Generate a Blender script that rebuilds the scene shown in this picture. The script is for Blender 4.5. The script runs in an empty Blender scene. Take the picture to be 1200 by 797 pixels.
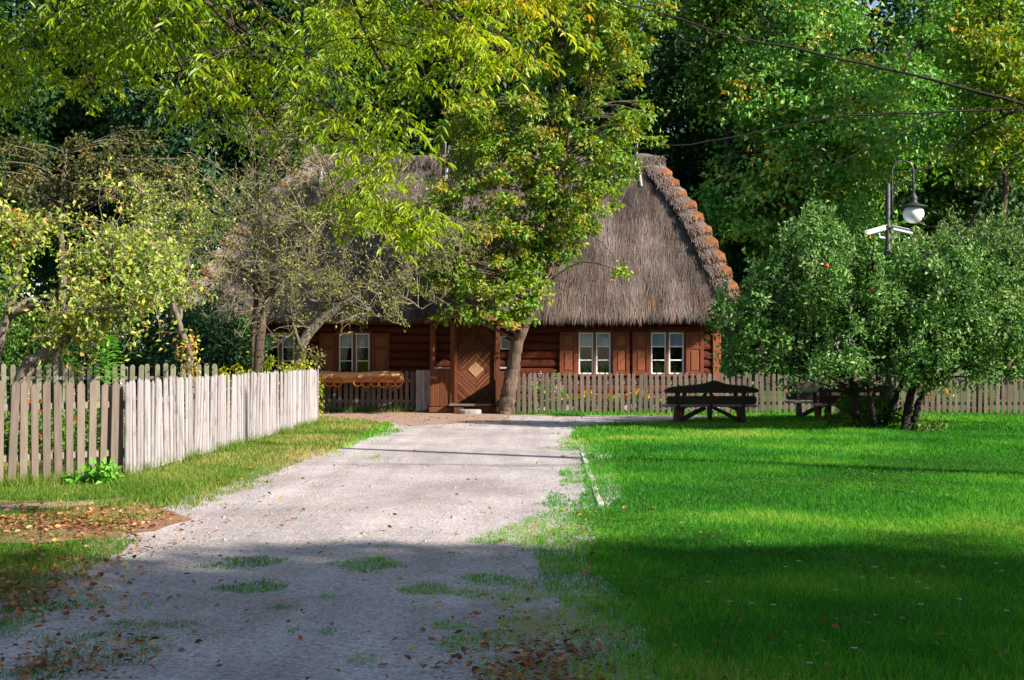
import bpy, bmesh, math, random
import numpy as np
from mathutils import Vector

# ------------------------------------------------------------------ camera, sky, sun, exposure
scene = bpy.context.scene
col = scene.collection
CAM_H, F, HOR = 1.6, 1500.0, 417.0          # eye height, focal length in photo pixels, horizon row

cam_data = bpy.data.cameras.new('camera')
cam_data.sensor_width = 36.0
cam_data.lens = 36.0 * F / 1200.0
cam_data.clip_end = 2000.0
cam = bpy.data.objects.new('camera', cam_data)
cam.location = (0, 0, CAM_H)
cam.rotation_euler = (math.radians(90) + math.atan((HOR - 398.5) / F), 0, 0)
col.objects.link(cam)
scene.camera = cam

SUN_EL, SUN_AZ = math.radians(29.0), math.radians(118.0)    # azimuth clockwise from the view direction
to_sun = Vector((math.cos(SUN_EL) * math.sin(SUN_AZ), math.cos(SUN_EL) * math.cos(SUN_AZ), math.sin(SUN_EL)))
world = bpy.data.worlds.new('World')
scene.world = world
world.use_nodes = True
wn = world.node_tree
wn.nodes.clear()
sky = wn.nodes.new('ShaderNodeTexSky')
sky.sky_type = 'NISHITA'
sky.sun_disc = False
sky.sun_elevation = SUN_EL
sky.sun_rotation = SUN_AZ
bg = wn.nodes.new('ShaderNodeBackground')
bg.inputs['Strength'].default_value = 0.08
wo = wn.nodes.new('ShaderNodeOutputWorld')
wn.links.new(sky.outputs[0], bg.inputs[0])
wn.links.new(bg.outputs[0], wo.inputs[0])

sd = bpy.data.lights.new('sun', 'SUN')
sd.energy = 5.0
sd.angle = math.radians(0.55)
sd.color = (1.0, 0.91, 0.80)
sun = bpy.data.objects.new('sun', sd)
sun.rotation_euler = to_sun.to_track_quat('Z', 'Y').to_euler()
sun.location = (20, -20, 30)
col.objects.link(sun)

scene.view_settings.view_transform = 'Standard'
scene.view_settings.look = 'None'
scene.view_settings.exposure = 1.32
scene.view_settings.gamma = 1.0
scene.view_settings.use_curve_mapping = False
scene.render.engine = 'CYCLES'
scene.cycles.max_bounces = 6
scene.cycles.diffuse_bounces = 3
scene.cycles.transparent_max_bounces = 8

# ------------------------------------------------------------------ helpers
rng = np.random.default_rng(7)
random.seed(7)
A = np.array

def gx(px, Y): return (px - 600.0) / F * Y
def gz(py, Y): return CAM_H - (py - HOR) / F * Y
def gy(py): return CAM_H * F / (py - HOR)
def P(px, py, Y): return (gx(px, Y), Y, gz(py, Y))
def G(px, py):
    Y = gy(py)
    return (gx(px, Y), Y)

_ph = np.random.default_rng(3).uniform(0, 6.28, (64, 3))
_dr = np.random.default_rng(4).normal(size=(64, 3))
_dr /= np.linalg.norm(_dr, axis=1)[:, None]
def fbm(p, scale=1.0, octs=3, seed=0):
    """cheap smooth noise about -1..1 from summed sines"""
    p = np.asarray(p, float)
    if p.shape[-1] == 2:
        p = np.concatenate([p, np.zeros(p.shape[:-1] + (1,))], -1)
    out = np.zeros(p.shape[:-1]); amp = 1.0; tot = 0
    f = scale
    for o in range(octs):
        for k in range(4):
            i = (seed * 7 + o * 4 + k) % 64
            out += amp * np.sin((p @ _dr[i]) * f * (1 + .23 * k) + _ph[i, 0] + 1.3 * np.sin((p @ _dr[(i + 9) % 64]) * f * .7 + _ph[i, 1]))
        tot += amp * 2.2
        amp *= .55; f *= 2.1
    return out / tot

class MB:
    """collects geometry and turns it into ONE mesh"""
    def __init__(s):
        s.v, s.f, s.m, s.h, s.n = [], [], [], [], 0
    def add(s, V, faces, mi=0, h=None):
        V = np.asarray(V, float).reshape(-1, 3)
        for Fc in (faces if isinstance(faces, list) else [faces]):
            Fc = np.asarray(Fc, np.int64)
            if len(Fc) == 0: continue
            s.f.append(Fc + s.n)
            s.m.append(np.full(len(Fc), mi))
            s.h.append(np.full(len(Fc), 0.5) if h is None else np.broadcast_to(np.asarray(h, float), (len(Fc),)))
        s.v.append(V); s.n += len(V)
    def mesh(s, name, mats, smooth=False):
        me = bpy.data.meshes.new(name)
        V = np.concatenate(s.v)
        tot = A([f.shape[1] for f in s.f for _ in range(1)])
        li = np.concatenate([f.ravel() for f in s.f])
        lt = np.concatenate([np.full(len(f), f.shape[1]) for f in s.f])
        ls = np.concatenate([[0], np.cumsum(lt)[:-1]])
        me.vertices.add(len(V)); me.vertices.foreach_set('co', V.astype(np.float32).ravel())
        me.loops.add(len(li)); me.loops.foreach_set('vertex_index', li.astype(np.int32))
        me.polygons.add(len(lt)); me.polygons.foreach_set('loop_start', ls.astype(np.int32))
        for m in (mats if isinstance(mats, (list, tuple)) else [mats]):
            me.materials.append(m)
        me.polygons.foreach_set('material_index', np.concatenate(s.m).astype(np.int32))
        me.polygons.foreach_set('use_smooth', np.full(len(lt), bool(smooth)))
        at = me.attributes.new('h', 'FLOAT', 'FACE')
        at.data.foreach_set('value', np.concatenate(s.h).astype(np.float32))
        me.update(calc_edges=True)
        return me
    # --- shapes
    def box(s, c, d, bev=.006, rot=0.0, mi=0, tilt=0.0):
        """chamfered box: centre c, full size d; rot about z, tilt about y"""
        hx, hy, hz = A(d) / 2
        b = min(bev, hx * .45, hy * .45, hz * .45)
        V = []
        for sx in (-1, 1):
            for sy in (-1, 1):
                for sz in (-1, 1):
                    V += [(sx * hx, sy * (hy - b), sz * (hz - b)), (sx * (hx - b), sy * hy, sz * (hz - b)), (sx * (hx - b), sy * (hy - b), sz * hz)]
        V = A(V)
        def i(sx, sy, sz, k): return ((sx * 2 + sy) * 2 + sz) * 3 + k
        Q, T = [], []
        for a in (0, 1):
            Q += [(i(a, 0, 0, 0), i(a, 1, 0, 0), i(a, 1, 1, 0), i(a, 0, 1, 0))] if a else [(i(a, 0, 0, 0), i(a, 0, 1, 0), i(a, 1, 1, 0), i(a, 1, 0, 0))]
            Q += [(i(0, a, 0, 1), i(0, a, 1, 1), i(1, a, 1, 1), i(1, a, 0, 1))] if a else [(i(0, a, 0, 1), i(1, a, 0, 1), i(1, a, 1, 1), i(0, a, 1, 1))]
            Q += [(i(0, 0, a, 2), i(1, 0, a, 2), i(1, 1, a, 2), i(0, 1, a, 2))] if a else [(i(0, 0, a, 2), i(0, 1, a, 2), i(1, 1, a, 2), i(1, 0, a, 2))]
        for p in (0, 1):
            for q in (0, 1):
                Q += [(i(p, q, 0, 0), i(p, q, 0, 1), i(p, q, 1, 1), i(p, q, 1, 0))]
                Q += [(i(p, 0, q, 0), i(p, 0, q, 2), i(p, 1, q, 2), i(p, 1, q, 0))]
                Q += [(i(0, p, q, 1), i(0, p, q, 2), i(1, p, q, 2), i(1, p, q, 1))]
                for r in (0, 1):
                    T += [(i(p, q, r, 0), i(p, q, r, 1), i(p, q, r, 2))]
        if tilt:
            ca, sa = math.cos(tilt), math.sin(tilt)
            V = np.stack([V[:, 0] * ca + V[:, 2] * sa, V[:, 1], -V[:, 0] * sa + V[:, 2] * ca], 1)
        if rot:
            ca, sa = math.cos(rot), math.sin(rot)
            V = np.stack([V[:, 0] * ca - V[:, 1] * sa, V[:, 0] * sa + V[:, 1] * ca, V[:, 2]], 1)
        s.add(V + A(c), [A(Q), A(T)], mi)
        return s
    def tube(s, pts, rad, n=6, cap=True, mi=0, h=None):
        pts = A(pts, dtype=float) if not isinstance(pts, np.ndarray) else pts
        k = len(pts)
        rad = np.broadcast_to(np.asarray(rad, float), (k,))
        t = np.gradient(pts, axis=0)
        t /= np.linalg.norm(t, axis=1)[:, None] + 1e-9
        ref = A([0, 0, 1.0]) if abs(t[0, 2]) < .9 else A([1.0, 0, 0])
        u = np.cross(t, ref); u /= np.linalg.norm(u, axis=1)[:, None] + 1e-9
        for i in range(1, k):
            if np.dot(u[i], u[i - 1]) < 0: u[i] = -u[i]
        w = np.cross(t, u)
        an = np.arange(n) * 2 * np.pi / n
        V = pts[:, None] + rad[:, None, None] * (u[:, None] * np.cos(an)[None, :, None] + w[:, None] * np.sin(an)[None, :, None])
        i = np.arange(k - 1)[:, None] * n; j = np.arange(n)[None]; j2 = (j + 1) % n
        Q = np.stack([i + j, i + j2, i + n + j2, i + n + j], -1).reshape(-1, 4)
        V = V.reshape(-1, 3)
        fs = [Q]
        if cap:
            V = np.concatenate([V, pts[:1], pts[-1:]])
            a = np.arange(n); b = (a + 1) % n
            fs.append(np.concatenate([np.stack([b, a, np.full(n, k * n)], 1), np.stack([a + (k - 1) * n, b + (k - 1) * n, np.full(n, k * n + 1)], 1)]))
        s.add(V, fs, mi, h)
        return s
    def lathe(s, prof, c, n=16, mi=0):
        """prof: list of (r, z)"""
        prof = A(prof, dtype=float); k = len(prof)
        an = np.arange(n) * 2 * np.pi / n
        V = np.stack([prof[:, 0][:, None] * np.cos(an), prof[:, 0][:, None] * np.sin(an), np.repeat(prof[:, 1][:, None], n, 1)], -1).reshape(-1, 3) + A(c)
        i = np.arange(k - 1)[:, None] * n; j = np.arange(n)[None]; j2 = (j + 1) % n
        s.add(V, np.stack([i + j, i + j2, i + n + j2, i + n + j], -1).reshape(-1, 4), mi)
        return s
    def slab(s, outline, o, ex, ey, en, t, bev=.005, mi=0):
        """outline (2-D, counter-clockwise) in plane (ex, ey) at o, extruded by t along en, chamfered rims"""
        p = A(outline, dtype=float); n = len(p)
        e1 = np.roll(p, -1, 0) - p; e1 /= np.linalg.norm(e1, axis=1)[:, None] + 1e-9
        e0 = np.roll(e1, 1, 0)
        nm = np.stack([-(e0 + e1)[:, 1], (e0 + e1)[:, 0]], 1)
        nm /= np.linalg.norm(nm, axis=1)[:, None] + 1e-9
        q = p + nm * bev
        ex, ey, en, o = A(ex), A(ey), A(en), A(o)
        def ring(r, z): return o + r[:, :1] * ex + r[:, 1:] * ey + z * en
        V = np.concatenate([ring(q, 0), ring(p, bev), ring(p, t - bev), ring(q, t)])
        a = np.arange(n); b = (a + 1) % n
        Q = np.concatenate([np.stack([a + k * n, b + k * n, b + (k + 1) * n, a + (k + 1) * n], 1) for k in range(3)])
        c0, c1 = len(V), len(V) + 1
        V = np.concatenate([V, [o + q.mean(0)[0] * ex + q.mean(0)[1] * ey, o + q.mean(0)[0] * ex + q.mean(0)[1] * ey + t * en]])
        T = np.concatenate([np.stack([b, a, np.full(n, c0)], 1), np.stack([a + 3 * n, b + 3 * n, np.full(n, c1)], 1)])
        s.add(V, [Q, T], mi)
        return s
    LEAF2 = (A([(0, 0, 0), (-.5, .45, .12), (0, 1, -.04), (.5, .45, .12)]), A([(0, 2, 1), (0, 3, 2)]))
    LEAF4 = (A([(0, 0, 0), (-.42, .3, .1), (-.38, .62, .1), (0, 1, -.05), (.38, .62, .1), (.42, .3, .1)]), A([(0, 3, 2, 1), (0, 5, 4, 3)]))
    STRAW = (A([(0, 0, 0), (-.5, .3, .004), (0, 1, 0), (.5, .3, .004)]), A([(0, 2, 1), (0, 3, 2)]))
    def leaves(s, c, d, nrm, size, width=.55, h=None, tmpl=None, mi=0):
        T, Fc = tmpl or MB.LEAF2
        c = np.asarray(c, float); n = len(c)
        d = d / (np.linalg.norm(d, axis=1)[:, None] + 1e-9)
        side = np.cross(d, nrm); side /= np.linalg.norm(side, axis=1)[:, None] + 1e-9
        nn = np.cross(side, d)
        sz = np.broadcast_to(size, (n,))[:, None, None]
        V = c[:, None] + sz * (T[None, :, :1] * width * side[:, None] + T[None, :, 1:2] * d[:, None] + T[None, :, 2:] * nn[:, None])
        k = len(T)
        fs = (Fc[None] + (np.arange(n) * k)[:, None, None]).reshape(-1, Fc.shape[1])
        hh = None if h is None else np.repeat(np.broadcast_to(h, (n,)), len(Fc))
        s.add(V.reshape(-1, 3), fs, mi, hh)
        return s

def link(o, parent=None, loc=None):
    col.objects.link(o)
    if parent is not None:
        o.parent = parent
        if loc is None:
            loc = -parent.location if parent.type == 'EMPTY' else (0, 0, 0)
    if loc is not None: o.location = loc
    return o
def tag(o, label, cat, group=None):
    o['label'] = label; o['category'] = cat
    if group: o['group'] = group
    return o
def thing(name, loc, label, cat, group=None):
    o = bpy.data.objects.new(name, None)
    o.empty_display_size = .2
    o.location = loc
    col.objects.link(o)
    return tag(o, label, cat, group)
def part(name, mb, mats, parent, smooth=False, kind=None):
    """a part whose mesh is written in world coordinates"""
    o = bpy.data.objects.new(name, mb.mesh(name, mats, smooth))
    if kind: o['kind'] = kind
    return link(o, parent)
def piece(name, me, parent, world_loc, rot=(0, 0, 0), scale=(1, 1, 1)):
    """a part that shares mesh data, placed at a world position"""
    o = bpy.data.objects.new(name, me)
    base = parent.location if parent.type == 'EMPTY' else Vector((0, 0, 0))
    link(o, parent, Vector(world_loc) - base)
    o.rotation_euler = rot; o.scale = scale
    return o
def struct(name, mb, mats, kind='structure', smooth=False):
    o = bpy.data.objects.new(name, mb.mesh(name, mats, smooth))
    o['kind'] = kind
    return link(o)
def lone(name, mb, mats, label, cat, group=None, smooth=False):
    o = bpy.data.objects.new(name, mb.mesh(name, mats, smooth))
    link(o)
    return tag(o, label, cat, group)

# ------------------------------------------------------------------ materials
def nodes(name):
    m = bpy.data.materials.new(name); m.use_nodes = True
    nt = m.node_tree; nt.nodes.clear()
    out = nt.nodes.new('ShaderNodeOutputMaterial')
    return m, nt, out
def nd(nt, t, **kw):
    n = nt.nodes.new(t)
    for k, v in kw.items():
        if k.startswith('i_'): n.inputs[k[2:].replace('_', ' ')].default_value = v
        else: setattr(n, k, v)
    return n
def ramp(nt, cols, pos=None):
    r = nt.nodes.new('ShaderNodeValToRGB')
    e = r.color_ramp.elements
    while len(e) < len(cols): e.new(.5)
    for i, c in enumerate(cols):
        e[i].position = (i / (len(cols) - 1)) if pos is None else pos[i]
        e[i].color = (*c, 1)
    return r
def surface(name, cols, scale=6.0, stretch=(1, 1, 1), rough=.8, bump=.3, bumpscale=None, pos=None, vary=.25, detail=6.0, bdist=.01, spec=.3, hue=.0, second=None):
    """noise-coloured principled surface; second = (colour, scale, threshold, amount) adds blotches"""
    m, nt, out = nodes(name)
    L = nt.links.new
    b = nd(nt, 'ShaderNodeBsdfPrincipled', i_Roughness=rough)
    b.inputs['Specular IOR Level'].default_value = spec
    tc = nd(nt, 'ShaderNodeTexCoord'); mp = nd(nt, 'ShaderNodeMapping', i_Scale=stretch)
    oi = nd(nt, 'ShaderNodeObjectInfo')
    ml = nd(nt, 'ShaderNodeMath', operation='MULTIPLY'); ml.inputs[1].default_value = 37.0
    L(oi.outputs['Random'], ml.inputs[0])
    ad = nd(nt, 'ShaderNodeVectorMath', operation='ADD')
    L(tc.outputs['Object'], ad.inputs[0]); L(ml.outputs[0], ad.inputs[1]); L(ad.outputs[0], mp.inputs[0])
    no = nd(nt, 'ShaderNodeTexNoise', i_Scale=scale, i_Detail=detail, i_Roughness=.62)
    L(mp.outputs[0], no.inputs['Vector'])
    r = ramp(nt, cols, pos); L(no.outputs[0], r.inputs[0])
    c = r.outputs[0]
    if second:
        sc, ss, th, am = second
        n2 = nd(nt, 'ShaderNodeTexNoise', i_Scale=ss, i_Detail=4.0); L(ad.outputs[0], n2.inputs['Vector'])
        mr = nd(nt, 'ShaderNodeMapRange'); mr.inputs[1].default_value = th; mr.inputs[2].default_value = th + .12; mr.inputs[4].default_value = am
        L(n2.outputs[0], mr.inputs[0])
        mx = nd(nt, 'ShaderNodeMix', data_type='RGBA'); mx.inputs[7].default_value = (*sc, 1)
        L(mr.outputs[0], mx.inputs[0]); L(c, mx.inputs[6]); c = mx.outputs[2]
    if vary:
        hs = nd(nt, 'ShaderNodeHueSaturation')
        mr = nd(nt, 'ShaderNodeMapRange'); mr.inputs[3].default_value = 1 - vary; mr.inputs[4].default_value = 1 + vary
        L(oi.outputs['Random'], mr.inputs[0]); L(mr.outputs[0], hs.inputs['Value']); L(c, hs.inputs['Color']); c = hs.outputs[0]
    L(c, b.inputs['Base Color'])
    if bump:
        nb = nd(nt, 'ShaderNodeTexNoise', i_Scale=bumpscale or scale * 2, i_Detail=5.0); L(mp.outputs[0], nb.inputs['Vector'])
        bp = nd(nt, 'ShaderNodeBump', i_Strength=bump, i_Distance=bdist); L(nb.outputs[0], bp.inputs['Height']); L(bp.outputs[0], b.inputs['Normal'])
    L(b.outputs[0], out.inputs[0])
    return m
def leafmat(name, cols, transl=.35, gloss=.05, rough=.4, pos=None, tcol=1.25, vary=0.0):
    m, nt, out = nodes(name); L = nt.links.new
    at = nd(nt, 'ShaderNodeAttribute', attribute_name='h')
    r = ramp(nt, cols, pos); L(at.outputs['Fac'], r.inputs[0])
    c = r.outputs[0]
    d = nd(nt, 'ShaderNodeBsdfDiffuse'); t = nd(nt, 'ShaderNodeBsdfTranslucent'); g = nd(nt, 'ShaderNodeBsdfGlossy', i_Roughness=rough)
    g.inputs['Color'].default_value = (.9, .95, .9, 1)
    hs = nd(nt, 'ShaderNodeHueSaturation', i_Value=tcol, i_Saturation=1.1, i_Hue=.49)
    L(c, d.inputs[0]); L(c, hs.inputs['Color']); L(hs.outputs[0], t.inputs[0])
    m1 = nd(nt, 'ShaderNodeMixShader', i_Fac=transl); L(d.outputs[0], m1.inputs[1]); L(t.outputs[0], m1.inputs[2])
    g.inputs['Roughness'].default_value = rough + .15
    m2 = nd(nt, 'ShaderNodeMixShader', i_Fac=gloss * .5); L(m1.outputs[0], m2.inputs[1]); L(g.outputs[0], m2.inputs[2])
    L(m2.outputs[0], out.inputs[0])
    return m
def plain(name, c, rough=.5, metal=0.0, spec=.5):
    return surface(name, [tuple(x * .8 for x in c), tuple(min(1, x * 1.15) for x in c)], 14, (1, 1, 1), rough, .06, None, vary=.06, spec=spec)

M = {}
M['ground'] = surface('ground_soil', [(.03, .05, .010), (.045, .10, .012), (.07, .085, .025)], 1.4, rough=.95, bump=.6, bumpscale=40, vary=0, bdist=.03)
M['gravel'] = None   # made below
M['dirt'] = surface('trodden_dirt', [(.16, .10, .07), (.30, .20, .15), (.40, .29, .23)], 5, rough=.95, bump=.7, bumpscale=60, vary=0, second=((.10, .06, .035), 9, .56, .6))
M['litter'] = surface('leaf_litter_soil', [(.12, .06, .03), (.24, .13, .07), (.33, .21, .14)], 6, rough=.95, bump=.8, bumpscale=50, vary=0, second=((.06, .08, .02), 3, .55, .7))
M['kerb'] = surface('kerb_stone', [(.40, .37, .33), (.55, .51, .47)], 9, rough=.9, bump=.3, vary=.1)
M['stone'] = surface('field_stone', [(.20, .19, .18), (.36, .34, .32)], 7, rough=.9, bump=.5, vary=.15)
M['grass'] = leafmat('grass_blade', [(.022, .125, .014), (.038, .21, .020), (.075, .30, .026), (.17, .39, .036), (.36, .38, .09)], .42, .012, .5, pos=[0, .28, .55, .82, 1], tcol=1.2)
M['straw_grass'] = leafmat('verge_blade', [(.04, .12, .012), (.08, .18, .018), (.16, .23, .03), (.34, .30, .11)], .35, .015, .5)
M['fallen'] = leafmat('fallen_leaf', [(.06, .02, .010), (.17, .065, .025), (.30, .12, .045), (.38, .24, .12), (.45, .27, .05)], .15, .04, .5)
M['log'] = surface('cottage_log', [(.026, .006, .003), (.085, .018, .006), (.15, .038, .011)], 5, (.25, 4, 4), .75, .5, 12, vary=.25, spec=.2)
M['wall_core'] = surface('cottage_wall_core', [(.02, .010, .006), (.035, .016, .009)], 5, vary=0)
M['shutter'] = surface('shutter_wood', [(.10, .024, .009), (.18, .046, .016)], 6, (4, 4, .4), .6, .3, 14, vary=.15, spec=.3)
M['shutter_panel'] = surface('shutter_panel_wood', [(.15, .044, .017), (.25, .082, .03)], 6, (4, 4, .4), .6, .3, 14, vary=.15, spec=.3)
M['porch'] = surface('porch_wood', [(.055, .017, .007), (.11, .035, .013), (.165, .060, .024)], 5, (5, 5, .4), .75, .4, 12, vary=.18, spec=.2)
M['door'] = surface('door_board', [(.06, .018, .007), (.12, .038, .013), (.17, .062, .023)], 6, (2, 2, 2), .65, .3, 14, vary=.45, spec=.3)
M['door_centre'] = surface('door_diamond', [(.30, .17, .085), (.42, .26, .15)], 7, (2, 2, 2), .7, .3, vary=.1)
M['frame_white'] = surface('white_window_paint', [(.72, .72, .74), (.82, .82, .82)], 12, rough=.5, bump=.1, vary=.05)
M['curtain'] = surface('lace_curtain', [(.62, .68, .80), (.80, .84, .92)], 30, (3, 3, 1), .9, .3, 40, vary=.05)
M['dark_room'] = surface('dark_room', [(.008, .008, .008), (.015, .013, .012)], 3, vary=0)
M['thatch'] = surface('thatch_base', [(.07, .052, .045), (.14, .108, .094), (.21, .168, .15)], 7, (9, 1, 1), .95, .8, 20, vary=0, bdist=.03, second=((.07, .07, .02), 1.3, .66, .5))
M['straw'] = leafmat('thatch_straw', [(.045, .033, .028), (.115, .088, .076), (.20, .158, .140), (.30, .245, .22), (.36, .15, .05)], .12, .03, .6, pos=[0, .3, .62, .88, 1])
M['sheaf'] = surface('sheaf_straw', [(.10, .075, .065), (.19, .15, .135), (.28, .23, .21)], 12, (1, 1, 1), .95, .8, 40, vary=.12)
M['butt'] = surface('sheaf_cut_end', [(.08, .030, .012), (.20, .082, .030), (.31, .145, .06)], 22, (1, 1, 1), .95, .9, 60, vary=.15)
M['picket'] = surface('weathered_picket', [(.06, .046, .036), (.135, .108, .086), (.21, .175, .146)], 5, (7, 7, .5), .9, .45, 12, vary=.18, second=((.13, .15, .08), 5, .60, .45), spec=.15)
M['picket_pale'] = surface('pale_picket', [(.13, .115, .113), (.27, .247, .252), (.40, .372, .385)], 5, (9, 9, .5), .9, .45, 12, vary=.22, spec=.15, second=((.12, .115, .085), 3.5, .56, .55))
M['rail'] = surface('fence_rail', [(.12, .10, .08), (.24, .20, .165)], 5, (.6, 6, 6), .9, .4, vary=.1)
M['picket_green'] = surface('algae_picket', [(.11, .115, .06), (.20, .195, .13), (.28, .265, .20)], 5, (7, 7, .5), .9, .4, vary=.18)
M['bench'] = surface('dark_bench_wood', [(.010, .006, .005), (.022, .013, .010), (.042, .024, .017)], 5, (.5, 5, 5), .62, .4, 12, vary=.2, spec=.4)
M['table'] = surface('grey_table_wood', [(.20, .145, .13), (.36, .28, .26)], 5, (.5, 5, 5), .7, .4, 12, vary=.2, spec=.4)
M['lamp'] = surface('lamp_iron', [(.010, .011, .014), (.020, .022, .027)], 14, rough=.6, bump=.05, vary=0, spec=.5)
M['globe'] = surface('lamp_opal_glass', [(.80, .76, .74), (.86, .83, .82)], 3, rough=.25, bump=0, vary=0, spec=.6)
M['white_case'] = surface('white_camera_case', [(.66, .69, .74), (.76, .79, .83)], 6, rough=.4, bump=0, vary=0)
M['black'] = plain('black_plastic', (.012, .012, .013), .4)
M['orange'] = surface('orange_half_log', [(.44, .17, .055), (.62, .29, .12), (.70, .38, .19)], 5, (.6, 4, 4), .7, .3, vary=.1)
M['ring_red'] = surface('red_wicker_ring', [(.26, .03, .012), (.45, .10, .02), (.60, .30, .05)], 11, rough=.8, bump=.4, vary=.2)
M['bark_pale'] = surface('pale_bark', [(.025, .017, .013), (.10, .07, .05), (.27, .205, .15)], 4, (3.5, 3.5, .8), .95, .9, 14, vary=0, bdist=.03)
M['bark'] = surface('dark_bark', [(.022, .016, .012), (.07, .05, .036), (.14, .105, .075)], 5, (4, 4, 1), .95, .9, 14, vary=0, bdist=.03)
M['bark_grey'] = surface('lichen_bark', [(.05, .038, .028), (.13, .105, .08), (.26, .235, .19)], 6, (3, 3, 1), .95, .9, 14, vary=0, bdist=.02)
M['bark_black'] = surface('blackish_bark', [(.010, .008, .007), (.028, .022, .018)], 5, (4, 4, 1), .95, .6, 14, vary=0)
M['twig'] = surface('grey_twig', [(.13, .108, .078), (.30, .25, .18)], 4, vary=0, bump=0)
M['pot'] = surface('clay_pot', [(.30, .10, .05), (.42, .16, .08)], 8, vary=.1)
M['red_fl'] = leafmat('red_petal', [(.50, .008, .012), (.70, .02, .03)], .25, .03)
M['pink_fl'] = leafmat('pink_petal', [(.50, .12, .30), (.65, .30, .50), (.70, .5, .62)], .25, .03)
M['yellow_fl'] = leafmat('yellow_petal', [(.60, .38, .02), (.75, .55, .04)], .25, .03)
M['white_fl'] = leafmat('white_petal', [(.70, .70, .68), (.80, .80, .78)], .2, .02)
M['apple'] = surface('apple_skin', [(.40, .03, .02), (.55, .10, .03)], 6, rough=.35, bump=0, vary=.1)

# foliage
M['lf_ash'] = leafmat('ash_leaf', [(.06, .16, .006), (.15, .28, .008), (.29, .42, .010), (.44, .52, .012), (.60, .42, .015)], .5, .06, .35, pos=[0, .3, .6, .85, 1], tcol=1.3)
M['lf_linden'] = leafmat('linden_leaf', [(.045, .13, .007), (.09, .21, .010), (.17, .29, .016), (.32, .36, .03), (.40, .24, .03)], .42, .06, .4, pos=[0, .32, .62, .94, 1])
M['lf_maple'] = leafmat('maple_leaf', [(.036, .145, .016), (.085, .25, .028), (.165, .36, .055), (.31, .47, .10), (.50, .36, .03)], .30, .06, .4, pos=[0, .35, .68, .95, 1])
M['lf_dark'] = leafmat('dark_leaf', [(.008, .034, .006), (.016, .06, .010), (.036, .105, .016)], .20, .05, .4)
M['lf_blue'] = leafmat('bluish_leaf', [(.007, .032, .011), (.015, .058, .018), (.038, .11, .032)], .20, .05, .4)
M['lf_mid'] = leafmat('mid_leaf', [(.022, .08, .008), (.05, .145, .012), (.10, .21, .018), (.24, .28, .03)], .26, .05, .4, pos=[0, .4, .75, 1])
M['lf_apple'] = leafmat('apple_leaf', [(.034, .11, .018), (.080, .20, .034), (.17, .305, .075), (.34, .46, .18)], .24, .035, .45, pos=[0, .4, .75, 1])
M['lf_silver'] = leafmat('silver_leaf', [(.05, .13, .022), (.11, .21, .045), (.23, .33, .11)], .28, .04, .45)
M['lf_pear'] = leafmat('yellowing_pear_leaf', [(.06, .14, .010), (.14, .25, .018), (.29, .37, .04), (.48, .46, .09), (.50, .22, .04)], .38, .07, .4, pos=[0, .3, .6, .9, 1])
M['lf_olive'] = leafmat('olive_leaf', [(.08, .105, .014), (.17, .20, .03), (.32, .33, .07), (.42, .22, .05)], .3, .05, .45, pos=[0, .45, .85, 1])
M['lf_umber'] = leafmat('brownish_small_leaf', [(.035, .045, .010), (.075, .085, .018), (.15, .15, .035), (.24, .13, .035)], .25, .04, .45, pos=[0, .45, .85, 1])
M['lf_yellow'] = leafmat('yellow_shrub_leaf', [(.12, .20, .008), (.28, .33, .012), (.45, .42, .02)], .4, .05, .4)
M['lf_bright'] = leafmat('bright_shoot_leaf', [(.09, .30, .02), (.16, .42, .03)], .4, .05, .4)

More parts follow.
